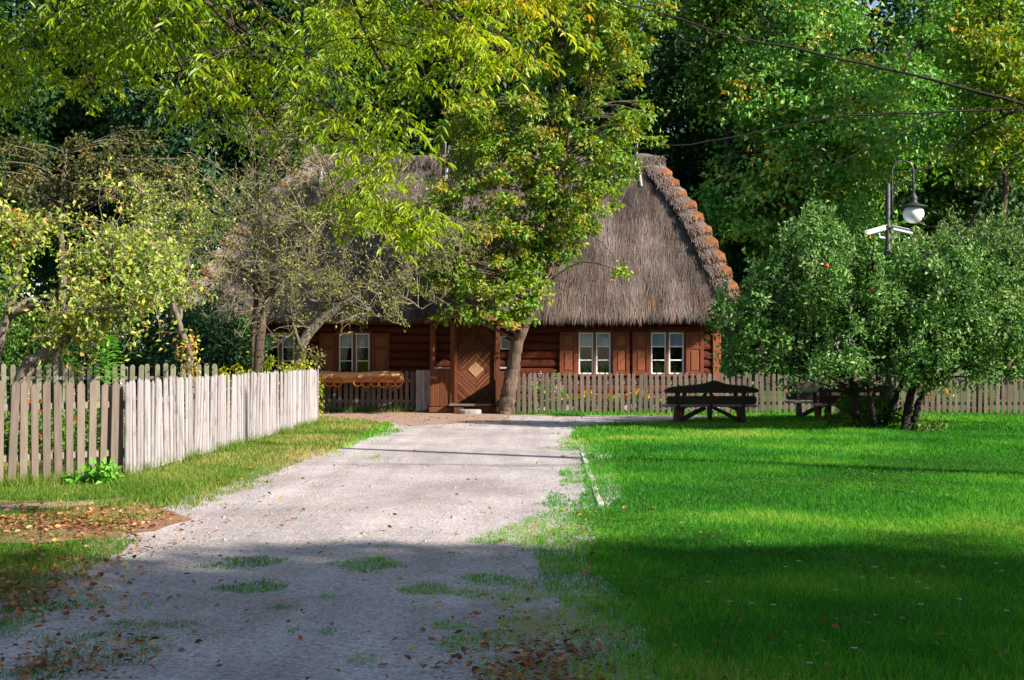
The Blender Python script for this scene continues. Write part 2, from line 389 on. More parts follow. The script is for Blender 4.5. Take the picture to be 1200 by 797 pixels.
def gravel():
    m, nt, out = nodes('path_gravel'); L = nt.links.new
    b = nd(nt, 'ShaderNodeBsdfPrincipled', i_Roughness=.92); b.inputs['Specular IOR Level'].default_value = .15
    tc = nd(nt, 'ShaderNodeTexCoord')
    big = nd(nt, 'ShaderNodeTexNoise', i_Scale=.55, i_Detail=5.0, i_Roughness=.6); L(tc.outputs['Object'], big.inputs['Vector'])
    r1 = ramp(nt, [(.30, .26, .25), (.41, .362, .355), (.48, .43, .425)], [.3, .52, .7]); L(big.outputs[0], r1.inputs[0])
    mp = nd(nt, 'ShaderNodeMapping', i_Scale=(3.2, .28, 1)); L(tc.outputs['Object'], mp.inputs[0])      # wheel-worn streaks along the path
    st = nd(nt, 'ShaderNodeTexNoise', i_Scale=1.0, i_Detail=3.0); L(mp.outputs[0], st.inputs['Vector'])
    m0 = nd(nt, 'ShaderNodeMapRange'); m0.inputs[1].default_value = .35; m0.inputs[2].default_value = .7; m0.inputs[3].default_value = .84; m0.inputs[4].default_value = 1.08; L(st.outputs[0], m0.inputs[0])
    vo = nd(nt, 'ShaderNodeTexVoronoi', i_Scale=55.0); L(tc.outputs['Object'], vo.inputs['Vector'])
    hs = nd(nt, 'ShaderNodeHueSaturation'); L(r1.outputs[0], hs.inputs['Color'])
    sp = nd(nt, 'ShaderNodeSeparateColor'); L(vo.outputs['Color'], sp.inputs[0])
    m1 = nd(nt, 'ShaderNodeMapRange'); m1.inputs[3].default_value = .64; m1.inputs[4].default_value = 1.22; L(sp.outputs[0], m1.inputs[0])
    mm = nd(nt, 'ShaderNodeMath', operation='MULTIPLY'); L(m0.outputs[0], mm.inputs[0]); L(m1.outputs[0], mm.inputs[1])
    L(mm.outputs[0], hs.inputs['Value'])
    n3 = nd(nt, 'ShaderNodeTexNoise', i_Scale=9.0, i_Detail=8.0, i_Roughness=.75); L(tc.outputs['Object'], n3.inputs['Vector'])
    m3 = nd(nt, 'ShaderNodeMapRange'); m3.inputs[1].default_value = .52; m3.inputs[2].default_value = .74; m3.inputs[4].default_value = .55; L(n3.outputs[0], m3.inputs[0])
    mx = nd(nt, 'ShaderNodeMix', data_type='RGBA'); mx.inputs[7].default_value = (.16, .125, .10, 1)
    L(m3.outputs[0], mx.inputs[0]); L(hs.outputs[0], mx.inputs[6]); L(mx.outputs[2], b.inputs['Base Color'])
    ht = nd(nt, 'ShaderNodeMath', operation='ADD'); L(n3.outputs[0], ht.inputs[0]); L(vo.outputs['Distance'], ht.inputs[1])
    bp = nd(nt, 'ShaderNodeBump', i_Strength=.5, i_Distance=.010); L(ht.outputs[0], bp.inputs['Height']); L(bp.outputs[0], b.inputs['Normal'])
    L(b.outputs[0], out.inputs[0])
    return m
M['gravel'] = gravel()

def glass():
    m, nt, out = nodes('window_glass'); L = nt.links.new
    t = nd(nt, 'ShaderNodeBsdfTransparent'); t.inputs[0].default_value = (.86, .9, .9, 1)
    g = nd(nt, 'ShaderNodeBsdfGlossy', i_Roughness=.03)
    fr = nd(nt, 'ShaderNodeFresnel', i_IOR=1.5)
    mx = nd(nt, 'ShaderNodeMixShader'); L(fr.outputs[0], mx.inputs[0]); L(t.outputs[0], mx.inputs[1]); L(g.outputs[0], mx.inputs[2])
    L(mx.outputs[0], out.inputs[0])
    return m
M['glass'] = glass()

# ------------------------------------------------------------------ ground, path
mb = MB()
mb.add([(-400, -120, 0), (400, -120, 0), (400, 700, 0), (-400, 700, 0)], A([(0, 1, 2, 3)]))
struct('ground', mb, M['ground'])

def dense(poly, step=.25, amp=.10, seed=1):
    out = []
    for a, b in zip(poly, np.roll(A(poly), -1, 0)):
        a = A(a); n = max(1, int(np.linalg.norm(b - a) / step))
        out += [a + (b - a) * k / n for k in range(n)]
    out = A(out)
    return out + np.stack([fbm(out, 2.3, 3, seed), fbm(out, 2.3, 3, seed + 3)], 1) * amp
def inside(pts, poly):
    x, y = pts[:, 0], pts[:, 1]; c = np.zeros(len(pts), bool); n = len(poly); j = n - 1
    for i in range(n):
        xi, yi = poly[i]; xj, yj = poly[j]
        hit = ((yi > y) != (yj > y)) & (x < (xj - xi) * (y - yi) / (yj - yi + 1e-12) + xi)
        c ^= hit; j = i
    return c
def edge_dist(pts, poly):
    d = np.full(len(pts), 1e9); p = A(poly); q = np.roll(p, -1, 0)
    for a, b in zip(p, q):
        ab = b - a; t = np.clip(((pts - a) @ ab) / (ab @ ab + 1e-12), 0, 1)
        d = np.minimum(d, np.linalg.norm(pts - (a + t[:, None] * ab), axis=1))
    return d
def sheet(name, poly, z, mat):
    bm = bmesh.new()
    f = bm.faces.new([bm.verts.new((x, y, z)) for x, y in poly])
    bm.normal_update()
    if f.normal.z < 0: f.normal_flip()
    bmesh.ops.triangulate(bm, faces=[f], ngon_method='EAR_CLIP')
    me = bpy.data.meshes.new(name); bm.to_mesh(me); bm.free()
    me.materials.append(mat)
    o = bpy.data.objects.new(name, me); o['kind'] = 'structure'
    return link(o)
PATH = [(.9, 1.0), G(690, 797), G(668, 730), G(640, 690), G(628, 650), G(648, 615), G(678, 590), G(690, 560), G(684, 530), G(664, 512), G(672, 502), G(715, 497), G(790, 494), (5.0, 32.6), (6.4, 33.6), (6.0, 34.2), (4, 34.2), (1.5, 34.4), (-1, 35.3), (-2.6, 35.6), (-5.2, 35.9), (-5.2, 33.6), G(440, 494), G(462, 499), G(450, 508), G(400, 526), G(290, 566), G(205, 602), G(140, 612), G(165, 634), G(100, 668), G(0, 716), (-3.6, 5), (-3.8, 1.0)]
SHEET = [(x + (.42 if i < 9 else 0) - (.30 if i >= len(PATH) - 9 else 0), y) for i, (x, y) in enumerate(PATH)]     # the gravel runs on under the first grass
sheet('gravel_path', dense(SHEET, .22, .14), .005, M['gravel'])
DIRT = [(-5.2, 33.4), G(452, 494), G(480, 499), G(600, 493), (-.2, 34.0), (1.4, 34.9), (-.3, 36.4), (-5.2, 36.3)]
sheet('dirt_forecourt', dense(DIRT, .2, .12, 5), .009, M['dirt'])
LITTER = [(-9, 14.6), G(60, 588), G(155, 588), G(215, 598), G(150, 632), G(70, 640), (-7, 11.0)]
sheet('leaf_strewn_track', dense(LITTER, .15, .30, 8), .010, M['litter'])
TRACK = [(-9, 14.0), G(0, 593), G(80, 589), G(150, 584), G(152, 588), G(80, 596), G(0, 602), (-9, 13.4)]
sheet('side_track', dense(TRACK, .15, .16, 9), .014, M['dirt'])

# buried kerb stones along the lawn edge
ks = bpy.data.objects.new('lawn_kerb', None); ks['kind'] = 'structure'; ks.location = (1.3, 20, 0); col.objects.link(ks)
kp = [G(681, 526), G(687, 545), G(694, 565), G(703, 592)]
for a, b in zip(kp[:-1], kp[1:]):
    a, b = A(a), A(b); n = max(1, round(np.linalg.norm(b - a) / .95)); ang = math.atan2(*(b - a)[::-1])
    for k in range(n):
        c = a + (b - a) * (k + .5) / n
        m_ = MB().box((0, 0, 0), (.93, .075, .12), .012)
        piece('kerb_stone', m_.mesh('kerb_stone', M['kerb']), ks, (c[0], c[1], -.048 + .008 * ((k * 7) % 3)), (0, 0, ang + .02 * ((k % 3) - 1)))

# ------------------------------------------------------------------ grass, leaf litter, pebbles
PATCH = [G(268, 661) + (.55, .22), G(435, 661) + (.42, .28), G(300, 690) + (.30, .15), G(500, 690) + (.28, .13), G(598, 690) + (.5, .35), G(570, 752) + (.42, .22), G(620, 740) + (.35, .22), G(160, 731) + (.28, .09), G(215, 731) + (.2, .08),
         G(110, 765) + (.55, .34), G(165, 752) + (.30, .16), G(60, 780) + (.4, .2), G(385, 742) + (.12, .08), G(570, 634) + (.2, .14), G(520, 735) + (.25, .12), G(640, 625) + (.4, .3), G(655, 590) + (.28, .6), G(600, 780) + (.4, .2), G(420, 775) + (.18, .1),
         G(345, 740) + (.1, .06), G(330, 712) + (.1, .05), G(650, 760) + (.4, .4), G(668, 560) + (.2, .8), G(450, 640) + (.1, .06), G(530, 650) + (.12, .1), G(380, 700) + (.1, .06), G(240, 700) + (.12, .06)]
PATCH = [(x, y, a * .58, b * 1.25) for (x, y, a, b) in PATCH]
path_d = dense(PATH, .5, .1)
FENCE_A, FENCE_B, FENCE_C = A((-5.10, 16.6)), A((-4.58, 30.0)), A((-8.6, 13.3))
_gx0, _gy0, _gs = -19.0, 4.0, .12
_gxx, _gyy = np.meshgrid(np.arange(_gx0, 19, _gs), np.arange(_gy0, 39, _gs))
_gp = np.stack([_gxx.ravel(), _gyy.ravel()], 1)
_sd = (edge_dist(_gp, path_d) * np.where(inside(_gp, path_d), 1, -1)).reshape(_gxx.shape)      # signed distance into the path
def path_sd(p):
    fx = np.clip((p[:, 0] - _gx0) / _gs, 0, _sd.shape[1] - 1.01); fy = np.clip((p[:, 1] - _gy0) / _gs, 0, _sd.shape[0] - 1.01)
    i, j = fx.astype(int), fy.astype(int); a, b = fx - i, fy - j
    return (_sd[j, i] * (1 - a) + _sd[j, i + 1] * a) * (1 - b) + (_sd[j + 1, i] * (1 - a) + _sd[j + 1, i + 1] * a) * b
def grass_prob(p):
    sd_ = path_sd(p); ins = sd_ > 0; d = np.abs(sd_)
    wob = .55 * fbm(p, 1.7, 3, 11) + .28 * fbm(p, 6.5, 2, 2)
    g = np.where(ins, np.clip(.50 - (d + wob) / .60, 0, .9), np.clip(.38 + (d + wob) * 1.0, 0.06, 1))
    pn = 1.5 * fbm(p, 5, 3, 5) + .5 * fbm(p, 17, 2, 8)
    for (x, y, a, b) in PATCH:
        e = ((p[:, 0] - x) / a) ** 2 + ((p[:, 1] - y) / b) ** 2 + pn
        g = np.maximum(g, np.clip(1.35 - e, 0, .75))
    g = np.where(ins & (p[:, 1] < 12) & (fbm(p, 5, 3, 21) > .52), np.maximum(g, .10), g)
    li = inside(p, A(LITTER)); g = np.where(li, g * np.clip(.50 + 1.1 * fbm(p, 2.2, 3, 31), 0.08, .95), g)
    tr = inside(p, A(TRACK)); g = np.where(tr, g * np.clip(.35 + .9 * fbm(p, 3, 3, 51), .03, .9), g)
    di = inside(p, A(DIRT)); g = np.where(di, g * np.clip(.9 * fbm(p, 2.0, 3, 41) - .1, 0, .5), g)
    g = np.where((p[:, 1] > 36.4) & (p[:, 0] > -9) & (p[:, 0] < 6.3), 0, g)
    return g
def scatter(y0, y1, dens, seed, spread=.42, extra=1.6):
    r = np.random.default_rng(seed)
    w = lambda y: spread * y + extra
    area = (w(y0) + w(y1)) * (y1 - y0)
    n = int(area * dens)
    Y = r.uniform(y0, y1, int(n * 1.4)); Y = Y[r.uniform(0, w(y1), len(Y)) < w(Y)]
    X = r.uniform(-1, 1, len(Y)) * w(Y)
    return np.stack([X, Y], 1)
gl, gv = MB(), MB()
for (y0, y1, dens, wd, ht) in [(5.4, 9, 4200, .0065, .050), (9, 13, 3000, .008, .052), (13, 19, 1700, .011, .058), (19, 27, 850, .017, .066), (27, 37, 420, .026, .075)]:
    p = scatter(y0, y1, dens, int(y0 * 10))
    r = np.random.default_rng(int(y0 * 17))
    pr = grass_prob(p)
    p = p[r.uniform(0, 1, len(p)) < pr]; n = len(p)
    left = p[:, 0] < (-3.0 + .0 * p[:, 1])
    patchn = fbm(p, 1.1, 3, 1)
    onp = path_sd(p)
    hh = ht * r.uniform(.5, 1.35, n) * (1 + .35 * patchn + .25 * fbm(p, 2.7, 2, 9)) * np.where(onp > .05, .65, 1.0)
    an = r.uniform(0, 6.28, n)
    lean = r.normal(0, .45, (n, 2)) * hh[:, None]
    b0 = np.stack([p[:, 0] - np.cos(an) * wd * .5, p[:, 1] - np.sin(an) * wd * .5, np.full(n, .0)], 1)
    b1 = np.stack([p[:, 0] + np.cos(an) * wd * .5, p[:, 1] + np.sin(an) * wd * .5, np.full(n, .0)], 1)
    tp = np.stack([p[:, 0] + lean[:, 0], p[:, 1] + lean[:, 1], hh], 1)
    V = np.stack([b0, b1, tp], 1).reshape(-1, 3)
    hu = np.clip(.45 + .30 * patchn + .24 * fbm(p, 3.3, 3, 6) + .26 * fbm(p, .45, 2, 16) + r.normal(0, .20, n), 0, 1)
    edge = np.clip(1 - np.abs(path_sd(p)) / .8, 0, 1)
    hu = np.clip(hu + edge * .20 + np.where(onp > .05, .10, 0), 0, 1)
    Fs = np.arange(n * 3).reshape(-1, 3)
    for mb_, sel in ((gl, ~left), (gv, left)):
        idx = np.where(sel)[0]
        vv = V.reshape(-1, 3, 3)[idx].reshape(-1, 3)
        mb_.add(vv, np.arange(len(idx) * 3).reshape(-1, 3), 0, hu[idx])
# taller tufts at the foot of the fences
def tufts(mb, pts, n_each, ht, r, spread=.10, wd=.012):
    for (x, y) in pts:
        n = int(n_each * r.uniform(.4, 1.5)); an = r.uniform(0, 6.28, n)
        bx = x + r.normal(0, spread, n); by = y + r.normal(0, spread * .6, n)
        hh = ht * r.uniform(.4, 1.2, n); ln = r.normal(0, .45, (n, 2)) * hh[:, None]
        V = np.stack([np.stack([bx - np.cos(an) * wd / 2, by - np.sin(an) * wd / 2, 0 * bx], 1), np.stack([bx + np.cos(an) * wd / 2, by + np.sin(an) * wd / 2, 0 * bx], 1), np.stack([bx + ln[:, 0], by + ln[:, 1], hh], 1)], 1)
        mb.add(V.reshape(-1, 3), np.arange(n * 3).reshape(-1, 3), 0, np.clip(r.normal(.5, .18, n), 0, 1))
r = np.random.default_rng(5)
tp = [FENCE_A + (FENCE_B - FENCE_A) * t + r.normal(0, .08, 2) + A((.06, 0)) for t in r.uniform(0, 1, 150)]
tp += [A((-6.6, 14.6)) + (FENCE_A - A((-6.6, 14.6))) * t + A((.05, -.1)) + r.normal(0, .06, 2) for t in r.uniform(0, 1, 50)]
tufts(gv, tp, 26, .20, r)
tufts(gl, [(x, 34.85 + r.normal(0, .08)) for x in r.uniform(-.1, 14, 110)], 18, .16, r, wd=.02)
tufts(gv, [(x, 36.2 + r.normal(0, .08)) for x in r.uniform(-5.2, -2.6, 30)], 18, .22, r, wd=.02)
o = struct('lawn_grass', gl, M['grass'], 'stuff'); o['label'] = 'short green lawn grass with clover patches'
o = struct('verge_grass', gv, M['straw_grass'], 'stuff'); o['label'] = 'rough verge grass along the picket fence'

cl = MB(); r = np.random.default_rng(55)
p = scatter(5.6, 20, 420, 56); sdp = path_sd(p)
p = p[(sdp < -.1) & (fbm(p, 1.3, 3, 25) + r.normal(0, .2, len(p)) > .25) & (p[:, 0] > -3)]
n = len(p); hz_ = r.uniform(.025, .055, n)
for k in range(3):
    a = r.uniform(0, 6.28, n) * .2 + k * 2.09 + p[:, 0] * 9
    cl.leaves(np.stack([p[:, 0], p[:, 1], hz_], 1), np.stack([np.cos(a), np.sin(a), r.normal(.1, .2, n)], 1), np.stack([r.normal(0, .3, n), r.normal(0, .3, n), np.ones(n)], 1), r.uniform(.012, .024, n), 1.0, np.clip(r.normal(.35, .2, n), 0, 1))
o = struct('lawn_clover', cl, M['lf_mid'], 'stuff'); o['label'] = 'low clover and weeds mixed into the lawn'
def flat_leaves(mb, p, size, r, lift=.02, hmean=.45):
    n = len(p); an = r.uniform(0, 6.28, n)
    d = np.stack([np.cos(an), np.sin(an), r.normal(0, .28, n)], 1)
    nr = np.stack([r.normal(0, .4, n), r.normal(0, .4, n), np.ones(n)], 1)
    c = np.stack([p[:, 0], p[:, 1], r.uniform(.012, lift + .012, n)], 1)
    T = (A([(0, 0, .05), (-.5, .25, .22), (-.42, .65, .20), (0, 1, .10), (.42, .65, .25), (.5, .25, .18)]), A([(0, 3, 2, 1), (0, 5, 4, 3)]))
    mb.leaves(c, d, nr, size * np.clip(r.gamma(6, .165, n), .4, 1.45), r.uniform(.6, .9), np.clip(r.normal(hmean, .25, n), 0, 1), T)
r = np.random.default_rng(21)
fl = MB()
def blob(px, py, spx, spy, n):
    q = np.stack([px + r.normal(0, spx, n), py + r.normal(0, spy, n)], 1)
    q = q[(q[:, 1] > 470)]
    Y = CAM_H * F / (q[:, 1] - HOR)
    return np.stack([(q[:, 0] - 600) / F * Y, Y], 1)
for args, sz in [((60, 612, 60, 10, 900), .085), ((150, 612, 35, 10, 260), .08), ((60, 680, 50, 24, 360), .08), ((20, 705, 30, 12, 140), .08), ((110, 640, 60, 14, 180), .07), ((110, 772, 60, 16, 200), .075), ((50, 785, 40, 10, 70), .08), ((630, 770, 45, 25, 240), .07), ((590, 790, 50, 14, 150), .07), ((660, 780, 30, 20, 110), .075),
                 ((560, 735, 80, 30, 90), .06), ((330, 700, 170, 60, 120), .06), ((330, 610, 80, 20, 60), .07), ((470, 610, 110, 30, 50), .07), ((690, 600, 20, 30, 60), .08), ((900, 700, 180, 50, 110), .065), ((950, 780, 150, 20, 90), .065), ((720, 740, 30, 40, 50), .065),
                 ((520, 494, 70, 4, 190), .09), ((470, 488, 50, 2, 60), .09), ((640, 492, 60, 2, 60), .09), ((280, 560, 60, 14, 70), .08), ((860, 600, 130, 40, 50), .08), ((1080, 690, 80, 60, 50), .065), ((560, 560, 60, 25, 30), .08), ((650, 500, 60, 3, 25), .1)]:
    p = blob(*args)
    flat_leaves(fl, p, sz * .54, r, .03)
o = struct('fallen_leaves', fl, M['fallen'], 'stuff'); o['label'] = 'dry brown and orange leaves strewn over path and grass'
# loose stones and crumbs on the path
pb = MB()
p = scatter(5.6, 20, 110, 77, .42, 1.0); p = p[inside(p, path_d)]
n = len(p); k = 5
oc = A([(1, 0, 0), (0, 1, 0), (-1, 0, 0), (0, -1, 0), (0, 0, .7)])
sz = r.gamma(2.0, .0028, n) + .0025
V = np.stack([p[:, 0], p[:, 1], np.full(n, .004)], 1)[:, None] + oc[None] * sz[:, None, None] * r.uniform(.6, 1.3, (n, 5, 1))
fs = (A([(0, 1, 4), (1, 2, 4), (2, 3, 4), (3, 0, 4)])[None] + (np.arange(n) * 5)[:, None, None]).reshape(-1, 3)
pb.add(V.reshape(-1, 3), fs)
o = struct('loose_gravel', pb, M['stone'], 'stuff'); o['label'] = 'loose small stones on the gravel path'
# daisies in the lawn
dz = MB()
for kk in range(9):
    a = kk * 2 * math.pi / 9
    dz.leaves(A([(0, 0, .052)]), A([(math.cos(a), math.sin(a), .15)]), A([(0, 0, 1.0)]), .020, .5, .5)
dzm = dz.mesh('daisy', M['white_fl'])
stm = MB().tube(A([(0, 0, 0), (.004, 0, .03), (0, 0, .052)]), .0018, 4).lathe([(0, .051), (.006, .053), (.005, .057), (0, .059)], (0, 0, 0), 6).mesh('daisy_stem', M['lf_bright'])
for (px, py) in [(872, 551), (950, 549), (995, 554), (855, 714), (880, 716), (906, 718), (935, 665), (920, 672), (1010, 685), (1025, 672), (1045, 686), (1075, 690), (1078, 717), (1085, 698), (1123, 711), (1145, 580), (1173, 677), (1166, 668), (978, 700), (948, 788), (700, 760), (1130, 560), (1060, 540), (1178, 725), (830, 690), (1000, 770)]:
    x, y = G(px, py)
    d = bpy.data.objects.new('daisy', dzm); link(d, None, (x, y, 0)); d.rotation_euler = (0, 0, px)
    tag(d, 'tiny white daisy growing in the short lawn', 'daisy', 'daisies in the lawn')
    link(bpy.data.objects.new('stem', stm), d, (0, 0, 0))

# ------------------------------------------------------------------ cottage
WY, WX0, WX1, WY1 = 37.0, -8.6, 5.92, 44.0           # front wall plane, wall ends, back wall
house = thing('thatched_cottage', (-1.3, 40.5, 0), 'long brown log cottage with steep thatched roof and small porch', 'cottage')
def wx(px): return gx(px, WY)
def wz(py): return gz(py, WY)
# openings on the front wall: (x0, x1, z0, z1)
WIN = [(wx(677), wx(716), 1.06, 2.28), (wx(761.5), wx(801.5), 1.06, 2.28), (wx(397), wx(434.5), 1.04, 2.26), (wx(312), wx(347), 1.04, 2.26)]
SMALL = (wx(587), wx(600), 1.82, 2.14)
DOOR = (wx(532), wx(581), .22, 2.42)
openings = WIN + [SMALL, DOOR]
# stone plinth
r = np.random.default_rng(3)
x = WX0 - .05
pl = MB().box(((WX0 + WX1) / 2, 40.5, .10), (WX1 - WX0 - .1, 6.9, .36), .02)
plinth = part('plinth', pl, M['stone'], house)
stones = [MB().box((0, 0, 0), (1, 1, 1), .12).mesh('stone', M['stone'])]
while x < WX1:
    L = r.uniform(.35, .75)
    if not (DOOR[0] - .9 < x + L / 2 < DOOR[1] + .9):
        piece('stone', stones[0], plinth, (x + L / 2, WY - .02, .12), (0, 0, r.normal(0, .03)), (L * .96, .22, .26 + r.uniform(-.03, .03)))
    x += L
# log courses
def log_mesh(L, hh, dp=.16):
    prof = A([(0, -hh / 2), (-dp * .72, -hh / 2), (-dp, -hh * .3), (-dp * 1.06, 0), (-dp, hh * .3), (-dp * .72, hh / 2), (0, hh / 2)])   # (y, z)
    m_ = MB(); n = len(prof)
    V = np.concatenate([np.stack([np.full(n, xx), prof[:, 0], prof[:, 1]], 1) for xx in (-L / 2, L / 2)])
    a = np.arange(n); b = (a + 1) % n
    m_.add(V, [np.stack([a, b, b + n, a + n], 1)])
    V2 = np.concatenate([V, [(-L / 2, -dp / 2, 0), (L / 2, -dp / 2, 0)]])
    m_.add(V2, [np.concatenate([np.stack([b, a, np.full(n, 2 * n)], 1), np.stack([a + n, b + n, np.full(n, 2 * n + 1)], 1)])])
    return m_.mesh('log', M['log'])
core = MB()
def wall_rects(z0, z1):
    xs = sorted([WX0, WX1] + [v for o in openings for v in o[:2]])
    zs = sorted([z0, z1] + [v for o in openings for v in o[2:]])
    for xa, xb in zip(xs[:-1], xs[1:]):
        for za, zb in zip(zs[:-1], zs[1:]):
            if xb - xa < .01 or zb - za < .01: continue
            cx, cz = (xa + xb) / 2, (za + zb) / 2
            if any(o[0] < cx < o[1] and o[2] < cz < o[3] for o in openings): continue
            yield xa, xb, za, zb
for xa, xb, za, zb in wall_rects(.25, 3.0):
    core.box(((xa + xb) / 2, WY + .10, (za + zb) / 2), (xb - xa, .12, zb - za), .0)
core.box((WX0 + .06, 40.5, 1.6), (.10, 6.7, 2.7), 0)
core.box((WX1 - .06, 40.5, 1.6), (.10, 6.7, 2.7), 0)
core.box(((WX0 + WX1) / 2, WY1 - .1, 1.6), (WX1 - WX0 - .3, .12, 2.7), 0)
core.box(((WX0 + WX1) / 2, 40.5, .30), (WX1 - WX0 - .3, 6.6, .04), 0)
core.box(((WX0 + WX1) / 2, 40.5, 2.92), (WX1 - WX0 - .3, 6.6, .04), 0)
wall = part('wall', core, M['wall_core'], house)
CH = .245
for k in range(11):
    z0 = .27 + k * CH; zc = z0 + CH / 2
    cuts = sorted([(o[0] - .07, o[1] + .07) for o in openings if o[2] - .06 < zc < o[3] + .06])
    segs, x = [], WX0
    for a, b in cuts:
        if a > x: segs.append((x, a))
        x = max(x, b)
    segs.append((x, WX1))
    for a, b in segs:
        if b - a < .06: continue
        piece('log', log_mesh(b - a - .006, CH - .012), wall, ((a + b) / 2, WY + .06, zc), (r.normal(0, .004), 0, 0))
    for xx, rz in ((WX0, -math.pi / 2), (WX1, math.pi / 2)):
        piece('log', log_mesh(6.7, CH - .012), wall, (xx + (-.06 if rz > 0 else .06), 40.5, zc), (0, 0, rz))
    piece('log', log_mesh(WX1 - WX0, CH - .012), wall, ((WX0 + WX1) / 2, WY1 - .06, zc), (0, 0, math.pi))
for xx in (WX0 + .02, WX1 - .02):
    for yy in (WY - .07, WY1 + .07):
        piece('corner_post', MB().box((0, 0, 0), (.24, .16, 2.7), .012).mesh('corner_post', M['shutter_panel']), house, (xx, yy, 1.62))

# windows
paneM = {}
def window(o, kind=0):
    x0, x1, z0, z1 = o; xc = (x0 + x1) / 2; W = x1 - x0; H = z1 - z0; yf = WY - .07
    fr = MB()
    fr.box((x0 - .02, yf, (z0 + z1) / 2), (.075, .14, H + .14), .008).box((x1 + .02, yf, (z0 + z1) / 2), (.075, .14, H + .14), .008)
    fr.box((xc, yf, z1 + .035), (W - .04, .14, .07), .008).box((xc, yf - .02, z0 - .03), (W - .04, .2, .06), .008)
    w = part('window', fr, M['shutter'], house)
    part('mullion', MB().box((xc, yf - .025, (z0 + z1) / 2), (.075, .09, H - .004), .006), M['shutter_panel'], w)
    for sx in (-1, 1):
        ca, cb = (x0 + .02, xc - .04) if sx < 0 else (xc + .04, x1 - .02)
        cm = (ca + cb) / 2; t = .040; cf = MB(); y_ = yf - .02
        cf.box((ca + t / 2, y_, (z0 + z1) / 2), (t, .04, H - .02), .004).box((cb - t / 2, y_, (z0 + z1) / 2), (t, .04, H - .02), .004)
        zs = [z0 + .01 + t / 2, z0 + H * .34, z0 + H * .66, z1 - .01 - t / 2]
        for zz in zs: cf.box((cm, y_, zz), (cb - ca - 2 * t - .001, .034, t * (.8 if zz in zs[1:3] else 1)), .004)
        cs = part('casement', cf, M['frame_white'], w)
        for za, zb in zip(zs[:-1], zs[1:]):
            pw = cb - ca - 2 * t; ph = zb - za - t
            piece('pane', MB().box((0, 0, 0), (pw, .004, ph), .0005).mesh('pane', M['glass']), w, (cm, y_ + .01, (za + zb) / 2))
        # lace curtain hanging in the top third, gathered folds and a scalloped hem
        nx, nz = 26, 6; u = np.linspace(0, 1, nx); v = np.linspace(0, 1, nz)
        U, Vv = np.meshgrid(u, v); hem = H * .31 + .018 * np.abs(np.sin(U * 3.5 * math.pi))
        X = ca + U * (cb - ca); Z = z1 - .03 - Vv * hem; Yc = yf + .06 + .010 * np.sin(U * 26) * (.4 + Vv)
        idx = (np.arange(nz - 1)[:, None] * nx + np.arange(nx - 1)[None]).ravel()
        cu = MB().add(np.stack([X, Yc, Z], -1).reshape(-1, 3), np.stack([idx, idx + 1, idx + 1 + nx, idx + nx], 1)) or None
        cu = MB(); cu.add(np.stack([X, Yc, Z], -1).reshape(-1, 3), np.stack([idx, idx + 1, idx + 1 + nx, idx + nx], 1))
        part('curtain', cu, M['curtain'], w, True)
    return w
for o in WIN: window(o)
x0, x1, z0, z1 = SMALL; xc = (x0 + x1) / 2
fr = MB().box((x0, WY - .07, (z0 + z1) / 2), (.04, .1, z1 - z0 + .08), .004).box((x1, WY - .07, (z0 + z1) / 2), (.04, .1, z1 - z0 + .08), .004)
fr.box((xc, WY - .07, z0 - .02), (x1 - x0 - .044, .1, .04), .004).box((xc, WY - .07, z1 + .02), (x1 - x0 - .044, .1, .04), .004)
sw = part('window', fr, M['frame_white'], house)
piece('pane', MB().box((0, 0, 0), (x1 - x0, .004, z1 - z0), .0005).mesh('pane', M['glass']), sw, (xc, WY - .06, (z0 + z1) / 2))

# shutters folded open against the wall
def shutter(px0, px1, zc, H):
    xa, xb = wx(px0), wx(px1); W = xb - xa; xc = (xa + xb) / 2; y_ = WY - .155
    fr = MB()
    fr.box((xa + .05, y_, zc), (.10, .045, H), .005).box((xb - .05, y_, zc), (.10, .045, H), .005)
    for zz in (zc - H / 2 + .05, zc + H * .14, zc + H / 2 - .05): fr.box((xc, y_, zz), (W - .204, .043, .10), .005)
    s = part('shutter', fr, M['shutter'], house)
    for za, zb in ((zc - H / 2 + .10, zc + H * .14 - .05), (zc + H * .14 + .05, zc + H / 2 - .10)):
        pn = MB().box((xc, y_ + .008, (za + zb) / 2), (W - .204, .02, zb - za - .004), .002).box((xc, y_ - .008, (za + zb) / 2), (W - .29, .024, zb - za - .09), .010)
        part('panel', pn, M['shutter_panel'], s)
for a, b in ((655.5, 676), (717.5, 737), (740.5, 760.5), (803, 823.5)): shutter(a, b, 1.66, 1.26)
shutter(375, 396, 1.64, 1.24)
shutter(436, 457, 1.64, 1.24)

